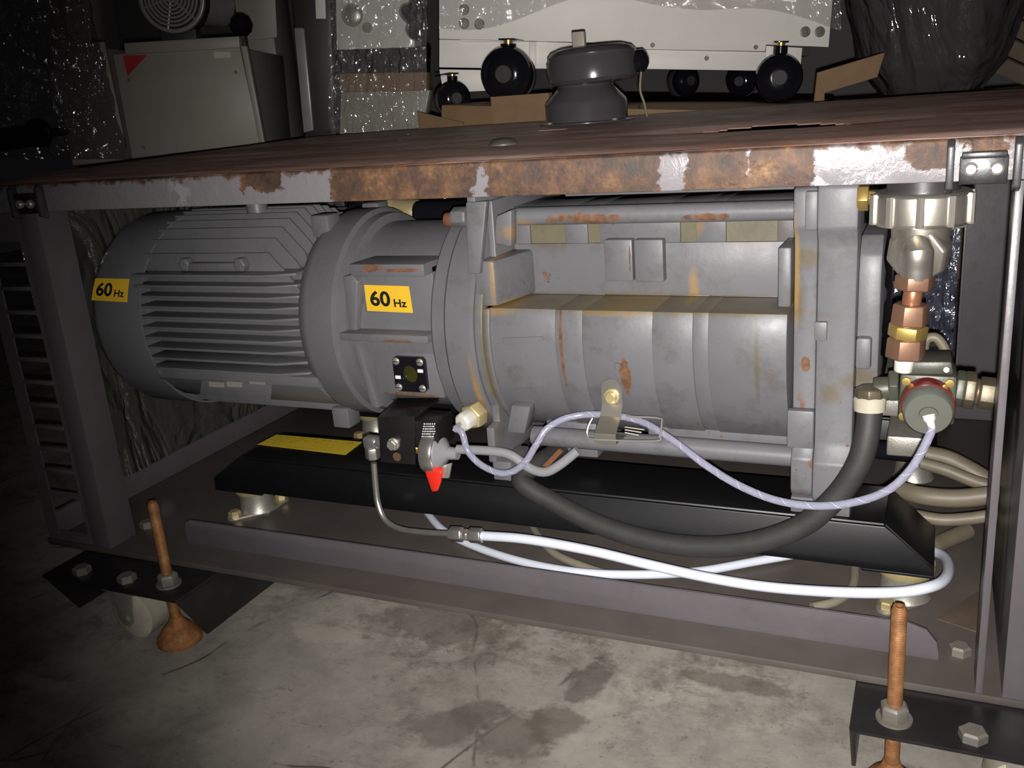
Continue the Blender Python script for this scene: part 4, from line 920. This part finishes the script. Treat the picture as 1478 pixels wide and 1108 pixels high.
# ================================================================== grey horn on the top plate
hy = .76; hc0 = AY(847, 168, hy); hz = plate_z(hc0.x, hy)
ho = thing('signal_horn', 'grey round signal horn with capped dish standing on the rusted plate', 'horn', (hc0.x, hy, hz))
MB().ring([(0, .092), (.003, .092), (.004, .078), (.036, .078), (.042, .075), (.066, .052), (.075, .05), (.085, .05)], (hc0.x, hy, hz), (0, 0, 1), 48).build('base_dome', 'horn_grey', ho, .001)
tz = AY(857, 116, hy).z - .003; tx = AY(857, 116, hy).x; tax = V((-.035, -.0, 1)).normalized()
MB().ring([(-.004, .04), (.0, .078), (.006, .084), (.038, .086), (.043, .083), (.050, .083), (.058, .076), (.063, .06), (.064, 0)], (tx, hy, tz), tax, 56).build('dish_cap', 'horn_grey', ho)
kx = tx + .09
MB().ring([(0, .008), (.004, .020), (.016, .020), (.022, .014), (.026, .006)], (kx - .006, hy - .01, tz + .03), XD, 20).build('knob', 'black_gloss', ho)
b = MB(); p = AY(838, 58, hy - .02)
b.box(p.x - .0115, p.x + .0115, hy - .034, hy - .02, tz + .058, tz + .09); b.build('bracket_peg', 'cabinet_grey', ho, .0015)
MB().tube(catmull([(kx + .006, hy - .012, tz + .012), (kx + .004, hy - .016, tz - .02), (kx + .010, hy - .015, hz + .03), (kx + .014, hy - .01, hz + .004)], 6), .0022, 8).build('wire', 'beige_cable', ho)
for a in (-.6, .9, 2.4, 4.1): MB().ring([(0, .006), (.003, .005)], (hc0.x + .0855*math.cos(a), hy + .0855*math.sin(a), hz + .003), (0, 0, 1), 10).build('screw', 'zinc', ho)

# ================================================================== goods stored behind
class Face:
    """upright plane of a stored machine: origin on a known depth, turned rz about the vertical; local x along, y away, z up"""
    def __init__(s, px, py, y, rz, tilt=0.0):
        s.o = AY(px, py, y); s.m = Matrix.Rotation(rz, 3, 'Z') @ Matrix.Rotation(tilt, 3, 'Y')
        s.rot = s.m.to_euler()
    def at(s, px, py, d=0.0):
        nrm = s.m @ V((0, 1, 0)); o = s.o + nrm*d; r = ray(px, py)
        p = CAM + r * ((o - CAM).dot(nrm) / r.dot(nrm)); return s.m.inverted() @ (p - s.o)
    def root(s, name, label, cat, group=None): return thing(name, label, cat, s.o, group, True, s.rot)
def quad(b, F, pts, d, th):
    P = [F.at(x_, y_, d) for x_, y_ in pts]; k = len(P)
    vs = P + [p + V((0, th, 0)) for p in P]
    return b.add(vs, [tuple(range(k)), tuple(range(k, 2*k))[::-1]] + [(i, k+i, k+(i+1) % k, (i+1) % k) for i in range(k)])
RZ = math.radians(24)
# low wooden platform that carries them
DECK = 0.690
pf = thing('storage_platform', 'low dark wooden platform carrying the stored machines behind the frame', 'platform', (-.7, 1.9, 0))
for i in range(7):
    y0_ = .985 + .20*i; MB().box(-1.42, .45, y0_, y0_ + .17, DECK - .025, DECK).build('deck_board', 'wood', pf, .002)
for x_ in (-1.3, -.7, -.1, .35):
    for y_ in (1.06, 2.25): MB().box(x_ - .05, x_ + .05, y_ - .05, y_ + .05, 0, DECK - .115).build('leg', 'wood', pf, .003)
for y_ in (1.06, 2.25): MB().box(-1.40, .43, y_ - .04, y_ + .04, DECK - .115, DECK - .025).build('beam', 'wood', pf, .002)
# --- white machine on black casters
F = Face(634, 58, 1.22, RZ, math.radians(4.2)); wm = F.root('white_machine', 'white panelled machine standing on black ball casters behind the horn', 'machine')
b = MB(); quad(b, F, [(633, -120), (1212, -120), (1196, 68), (1106, 64), (1104, 74), (926, 71), (880, 62), (634, 56)], 0, .02); b.build('front_panel', 'white_panel', wm, .001)
b = MB(); quad(b, F, [(634, 57), (880, 63), (872, 99), (775, 99), (634, 97)], .03, .02); b.build('lower_rail', 'white_panel', wm, .001)
b = MB(); quad(b, F, [(764, 60), (774, 60), (774, 96), (764, 95)], .0, .03); b.build('rail_stop', 'white_panel', wm, .001)
b = MB(); quad(b, F, [(900, 71), (1106, 75), (1103, 102), (900, 99)], .008, .03); b.build('lower_rail', 'white_panel', wm, .001)
b = MB(); quad(b, F, [(1106, 66), (1158, 69), (1155, 104), (1140, 112), (1105, 102)], .02, .02); b.build('caster_bracket', 'white_panel', wm, .001)
b = MB(); quad(b, F, [(634, 100), (760, 102), (720, 130), (640, 134)], .05, .05); b.build('caster_bracket', 'white_panel', wm, .001)
b = MB(); p0, p1 = F.at(634, -120, .022), F.at(1196, 66, .022); b.box(p0.x + .045, p1.x, .022, .60, F.at(900, 60, .022).z, p0.z); b.build('cabinet_body', 'white_panel', wm, .003)
b = MB(); cu_ = F.at(990, 118, .42); zu_ = cu_.z + 1.45*20*(F.m @ cu_ + F.o - CAM).length/F_PX - .004; b.box(p0.x + .08, p1.x - .02, .10, .56, zu_, F.at(900, 60, .022).z); b.build('underframe', 'cabinet_dark', wm)
for px, py in ((670, 34), (692, 35), (1162, 46), (1183, 46), (670, 14)):
    p = F.at(px, py); MB().ring([(0, .013), (.002, .013), (.003, .009), (.008, .009), (.008, .005), (.003, .004), (.003, 0)], p, (0, -1, 0), 20).build('bolt', 'dull_bolt', wm)
for px, py in ((942, 65), (1091, 68), (1020, 84), (880, 66)):
    MB().ring([(0, .006), (.004, .005)], F.at(px, py), (0, -1, 0), 12).build('screw', 'dull_bolt', wm)
def ball_caster(F, px, py, d, rpx, label, yaw=0.0, top=1.45, reach=0.0):
    """top: height of the mounting (in radii) above the wheel axis; reach: how far back the mounting plate runs to what it is bolted to"""
    c = F.at(px, py, d); sc = (F.m @ c + F.o - CAM).length; R = rpx * sc / F_PX
    t = thing('ball_caster', label, 'caster', F.o + F.m @ c, 'black casters under the white machine', True, (F.rot[0], F.rot[1], F.rot[2] + yaw))
    MB().ring([(-R*.55, 0), (-R*.55, R*.35), (-R*.50, R*.62), (-R*.42, R*.70), (-R*.30, R*.93), (-R*.1, R), (R*.1, R), (R*.35, R*.9), (R*.55, R*.6), (R*.6, 0)], (0, 0, 0), (0, 1, 0), 40).build('hood', 'black_gloss', t)
    MB().ring([(-R*.60, 0), (-R*.60, R*.30), (-R*.54, R*.33)], (0, 0, 0), (0, 1, 0), 28).build('hub_cap', 'black_rubber', t)
    MB().ring([(-R*.05, R*.93), (R*.30, R*.93)], (0, R*.55, -R*.08), (0, 1, 0), 32).build('wheel', 'black_rubber', t)
    MB().cyl((0, R*.2, R*.85), (0, R*.2, R*(top - .18)), R*.30, n=20).build('swivel', 'black_gloss', t)
    MB().cyl((0, R*.2, R*(top - .22)), (0, R*.2, R*top), R*.18, n=16).build('stem', 'brass', t)
    if reach: MB().box(-R*.3, R*.3, -R*.12, reach, R*top - .003, R*top).build('mounting_plate', 'black_gloss', t, .0006)
    return t
ball_caster(F, 732, 107, -.085, 37, 'black ball caster with brass stem beside the horn dish', -.25, 1.24, .095)
ball_caster(F, 1124, 112, -.07, 31, 'black ball caster at the end of the white machine near the cardboard flap', -.2, 1.47, .085)
ball_caster(F, 990, 117, .42, 20, 'small black caster far under the white machine nearer the horn', .5)
ball_caster(F, 1070, 117, .45, 20, 'small black caster far under the white machine beside the end caster', -.5)
ball_caster(F, 655, 142, -.06, 24, 'black twin wheel caster below the corner of the white machine', .35, 1.40, .125)
def wf(u, v):
    px = 634 + 579*u; low = 22 + 22*math.sin(u*5.2 + 2.1) + 10*math.sin(u*13)
    py = -125 + (low + 125)*v; p = F.at(px, py, -.020); q_ = F.o + F.m @ p
    return q_ + (F.m @ V((0, 1, 0))) * (wr((u*4, v*1.2, 3), 3, .012) - .004)
tag(MB().sheet(wf, 120, 40).build('stretch_film', 'film_clear', None, org=F.o), 'clear crumpled plastic film hanging over the white machine', 'plastic film')
# cardboard on the deck
P = [AY(1180, 105, 1.30), AY(1277, 76, 1.35), AY(1266, 111, 1.35), AY(1190, 134, 1.309)]; P += [V((P[3].x, P[3].y, DECK)), V((AY(1174, 139, 1.30).x, 1.297, DECK))]
tag(MB().slab(P, .006).build('cardboard_sheet', 'cardboard', None, org=P[5]), 'brown cardboard flap standing beside the wrapped bundle', 'cardboard')
P = [AY(602, 161, 1.02), AY(668, 177, 1.0)]; P += [V((P[1].x, 1.0, DECK)), V((P[0].x, 1.02, DECK))]
tag(MB().slab(P, .005).build('cardboard_sheet', 'cardboard', None, org=P[3]), 'small folded cardboard piece below the twin wheel caster', 'cardboard')
def ctop(x): return .7625 - .083 * (x + 1.0)
b = MB(); b.prism([(-1.134, DECK), (-1.134, .7375), (-1.086, .7385), (-1.082, ctop(-1.082)), (-.30, ctop(-.30)), (-.30, DECK)], 'y', 1.045, 2.08)
tag(b.build('cardboard_layers', 'cardboard', None, .001, org=(-.7, 1.5, DECK)), 'sloping stack of flat cardboard layers under the white machine casters', 'cardboard')
P = [AY(708, 140, 1.01), AY(792, 134, 1.01)]; P += [V((P[1].x, 1.01, DECK)), V((P[0].x, 1.01, DECK))]
tag(MB().slab(P, .02).build('cardboard_sheet', 'cardboard', None, org=P[3]), 'brown cardboard box side between the ball caster and horn', 'cardboard')
# --- film wrapped machine beside the white one
G = Face(482, 150, 1.16, RZ * .6, math.radians(3)); wg = G.root('wrapped_machine', 'grey machine in clear film with silver knobs beside the white machine', 'machine')
b = MB(); quad(b, G, [(482, -120), (604, -120), (598, 68), (486, 72)], 0, .02); b.build('upper_panel', 'white_panel_soft', wg, .002)
b = MB(); quad(b, G, [(488, 72), (616, 66), (614, 104), (490, 106)], .03, .05); b.build('dark_recess', 'black_gloss', wg, .002)
b = MB(); quad(b, G, [(490, 106), (616, 104), (616, 130), (492, 133)], .0, .05); b.build('carton_strip', 'cardboard', wg, .002)
b = MB(); quad(b, G, [(492, 133), (620, 130), (610, 186), (490, 194)], .01, .05); b.build('lower_panel', 'cabinet_grey', wg, .002)
b = MB(); p0, p1 = G.at(484, -120, .06), G.at(612, 190, .06); b.box(p0.x, p1.x, .0, .13, DECK - G.o.z + .010, p1.z + .002); b.box(p0.x, p1.x, .082, .13, p1.z, p0.z); b.build('machine_body', 'cabinet_dark', wg, .003)
p = G.at(509, 22); MB().ring([(0, .028), (.004, .028), (.004, .019), (.012, .019), (.014, .012), (.014, 0)], p, (0, -1, 0), 28).build('silver_knob', 'zinc', wg)
p = G.at(531, 40); MB().ring([(0, .013), (.008, .013), (.008, 0)], p, (0, -1, 0), 20).build('silver_knob', 'zinc', wg)
for px, py in ((590, 20), (604, 6), (599, 45)):
    p = G.at(px, py, -.02); MB().ring([(-.03, .010), (-.026, .020), (.03, .022), (.05, .014)], p, (.2, -1, .1), 24).build('black_roller', 'black_gloss', wg)
def wf2(u, v):
    p = G.at(474 + 142*u, -120 + 312*v, -.105); q_ = G.o + G.m @ p
    return q_ + (G.m @ V((0, 1, 0))) * wr((u*3, v*2.4, 8), 3, .016)
tag(MB().sheet(wf2, 60, 80).build('stretch_film', 'film_clear', None, org=G.o), 'clear crumpled plastic film around the grey machine with silver knobs', 'plastic film')
# --- dark wrapped column
D = Face(432, 190, 1.18, RZ * .6, 0); dc = D.root('wrapped_column', 'dark film wrapped column between grey cabinet and wrapped machine', 'column')
b = MB(); quad(b, D, [(408, -120), (474, -120), (484, 190), (440, 200)], 0, .22); b.build('column_body', 'cabinet_dark', dc, .01)
q0, q1_ = D.at(440, 200), D.at(484, 190); b = MB(); b.box(q0.x, q1_.x, .0, .22, -D.o.z, q1_.z); b.build('column_foot', 'cabinet_dark', dc, .004)
b = MB(); quad(b, D, [(424, 40), (438, 40), (452, 188), (438, 192)], -.012, .012); b.build('pale_edge', 'fan_grey', dc, .003)
b = MB(); quad(b, D, [(454, -30), (468, -30), (470, 27), (456, 27)], -.006, .006); b.build('silver_patch', 'white_panel_soft', dc, .001)
# --- grey cabinets
K = Face(190, 218, 1.05, RZ, math.radians(3.0)); kc = K.root('grey_cabinet', 'grey steel cabinet with red corner label behind the frame', 'cabinet')
b = MB(); quad(b, K, [(163, 78), (346, 68), (377, 214), (192, 236)], .0, .012); b.build('cabinet_panel', 'cabinet_grey', kc, .002)
b = MB(); quad(b, K, [(178, 62), (345, 52), (346, 69), (181, 79)], -.008, .05); b.build('top_lip', 'cabinet_grey', kc, .003)
b = MB(); quad(b, K, [(347, 66), (356, 66), (383, 212), (375, 214)], -.006, .03); b.build('corner_trim', 'cabinet_grey', kc, .003)
p0, p1 = K.at(170, 70, .013), K.at(372, 225, .013); b = MB(); b.box(p0.x + .03, p1.x, .013, .45, -K.o.z + .018, p0.z - .01); b.build('cabinet_body', 'cabinet_grey', kc, .003)
b = MB(); quad(b, K, [(177, 80), (212, 79), (184, 110)], -.002, .002); b.build('corner_label', 'red_label', kc)['label'] = 'red triangular corner label'
b = MB(); quad(b, K, [(308, 75), (332, 75), (333, 83), (309, 84)], -.002, .002); b.build('paper_label', 'label_paper', kc)
for px, py in ((186, 116), (340, 104), (207, 213)): MB().ring([(0, .005), (.003, .004)], K.at(px, py), (0, -1, 0), 12).build('screw', 'dull_bolt', kc)
J = Face(100, 215, 1.0, RZ, math.radians(3.0)); jc = J.root('grey_cabinet', 'film wrapped grey cabinet beside the one with red corner label', 'cabinet')
b = MB(); quad(b, J, [(72, 68), (150, 60), (186, 234), (105, 240)], 0, .012); b.build('cabinet_panel', 'cabinet_grey', jc, .002)
b = MB(); quad(b, J, [(66, -110), (120, -110), (132, 56), (72, 64)], .01, .1); b.build('upper_box', 'cabinet_grey', jc, .004)
b = MB(); quad(b, J, [(70, 58), (124, 55), (126, 66), (74, 69)], -.01, .03); b.build('top_lip', 'cabinet_grey', jc, .003)
p0, p1 = J.at(75, 70, .013), J.at(168, 230, .013); b = MB(); b.box(p0.x + .02, p1.x, .013, .4, -J.o.z + .006, p0.z); b.build('cabinet_body', 'cabinet_grey', jc, .003)
def wf3(u, v):
    p = J.at(-60 + 245*u*(1 - .35*(1 - v)), -120 + 350*v, -.03); q_ = J.o + J.m @ p
    return q_ + (J.m @ V((0, 1, 0))) * wr((u*3, v*3, 5), 3, .02)
tag(MB().sheet(wf3, 70, 80).build('stretch_film', 'film_wrap', None, org=J.o), 'dark crumpled film draped over the cabinet at the slotted end', 'plastic film')
p = AY(62, 192, .91); rr = thing('round_cap', 'black round knob in front of the film wrapped cabinet', 'knob', p)
MB().ring([(0, .036), (.02, .04), (.03, .036), (.034, .02), (.034, 0)], p, V((.1, -1, .1)), 28).build('cap_body', 'black_gloss', rr)
MB().cyl(p + V((0, .01, 0)), p + V((-.22, -.135, -.02)), .03, n=20).build('cap_stem', 'black_gloss', rr)
MB().cyl(p, p + V((-.03, .155, 0)), .012, n=14).build('mounting_stud', 'black_gloss', rr)
# fan on the cabinet
fp = K.at(250, -2, .06); Rf = .088
fm = thing('fan_motor', 'round grey fan with ringed guard on top of the grey cabinet', 'fan', K.o + K.m @ fp, None, True, K.rot)
MB().ring([(.0, Rf*.93), (-.012, Rf*.96), (-.012, Rf*1.03), (.03, Rf*1.05), (.06, Rf*1.0)], (0, 0, 0), (0, 1, 0), 48, closed=False).build('fan_housing', 'cabinet_dark', fm, .002)
MB().ring([(-.020, Rf*.90), (-.020, Rf*1.02), (-.008, Rf*1.05), (-.008, Rf*.90)], (0, 0, 0), (0, 1, 0), 56, closed=True).build('rim_ring', 'fan_grey', fm, .002)
for k in range(1, 8):
    r = Rf * .115 * k; MB().ring([(-.022, r - .0028), (-.022, r + .0028), (-.016, r + .0028), (-.016, r - .0028)], (0, 0, 0), (0, 1, 0), 40, closed=True).build('guard_ring', 'fan_grey', fm)
for k in range(6):
    a = k*math.pi/3 + .3; MB().cyl((.008*math.cos(a), -.019, .008*math.sin(a)), (Rf*.92*math.cos(a), -.019, Rf*.92*math.sin(a)), .003, n=8).build('guard_spoke', 'fan_grey', fm)
MB().ring([(.0, Rf*.7), (.09, Rf*.72), (.10, Rf*.5)], (Rf*.45, .06, -.004), (.55, 1, 0), 32).build('motor_can', 'fan_grey', fm)
MB().box(-.05, .05, .005, .05, K.at(250, 62, .06).z - fp.z - .012, -Rf*.9).build('fan_foot', 'cabinet_dark', fm, .002)
p = K.o + K.m @ K.at(348, 36, .085); t = thing('black_ball', 'glossy black ball knob beside the fan on the grey cabinet', 'knob', p)
MB().ring([(-.033, 0), (-.03, .013), (-.02, .026), (0, .033), (.02, .026), (.03, .013), (.033, 0)], p, (0, 0, 1), 28).build('ball', 'black_gloss', t)
MB().cyl(p - V((0, 0, .075)), p - V((0, 0, .028)), .012, n=16).build('ball_stem', 'cabinet_dark', t)
Q = Face(330, 55, 1.55, RZ, 0); qc = Q.root('pale_box', 'pale grey boxed unit standing behind the fan', 'box')
b = MB(); quad(b, Q, [(325, -110), (392, -110), (400, 54), (366, 58), (345, 55)], 0, .012); b.build('box_front', 'cabinet_grey', qc, .002)
p0, p1 = Q.at(326, -110, .013), Q.at(396, 58, .013); b = MB(); b.box(p0.x, p1.x, .013, .3, -Q.o.z, p0.z); b.build('box_body', 'cabinet_grey', qc, .003)
# --- wrapped bundle and leaning pallet
bc = AY(1345, 112, 1.75); wb = thing('wrapped_bundle', 'dark bundle wrapped in shiny plastic film beside the cardboard flap', 'bundle', (bc.x, bc.y, DECK))
def bun(u, v):
    a = 2*math.pi*u; r = (.160 + .12*min(1, v*1.6)) * (1 - .25*max(0, .10 - v)/.10) + wr((math.cos(a)*1.1, math.sin(a)*1.1, v*1.2), 1.6, .014)
    return V((bc.x + r*math.cos(a), bc.y + .15 + r*math.sin(a), DECK + .005 + .75*v))
MB().sheet(bun, 96, 50).build('film_skin', 'film_bundle', wb)
MB().ring([(.01, .12), (.10, .145), (.35, .21), (.74, .225), (.745, .1)], (bc.x, bc.y + .15, DECK), (0, 0, 1), 40).build('drum_core', 'cabinet_dark', wb)
lp_ = thing('leaning_pallet', 'pale wooden pallet boards standing behind the wrapped bundle', 'pallet', V((AY(1470, 110, 2.6).x, 2.6, 0)))
for k in range(6):
    y0_ = -90 + 32*k
    P = [AY(1380, y0_ - 18, 2.8), AY(1620, y0_ + 92, 2.4), AY(1620, y0_ + 92 + 27, 2.4), AY(1380, y0_ - 18 + 27, 2.8)]
    MB().slab(P, .02).build('board', 'wood', lp_, .002)
for px, y_ in ((1392, 2.82), (1600, 2.46)):
    p = AY(px, 40, y_); MB().box(p.x - .04, p.x + .04, y_ + .005, y_ + .045, 0, 1.05).build('stringer', 'wood', lp_, .002)
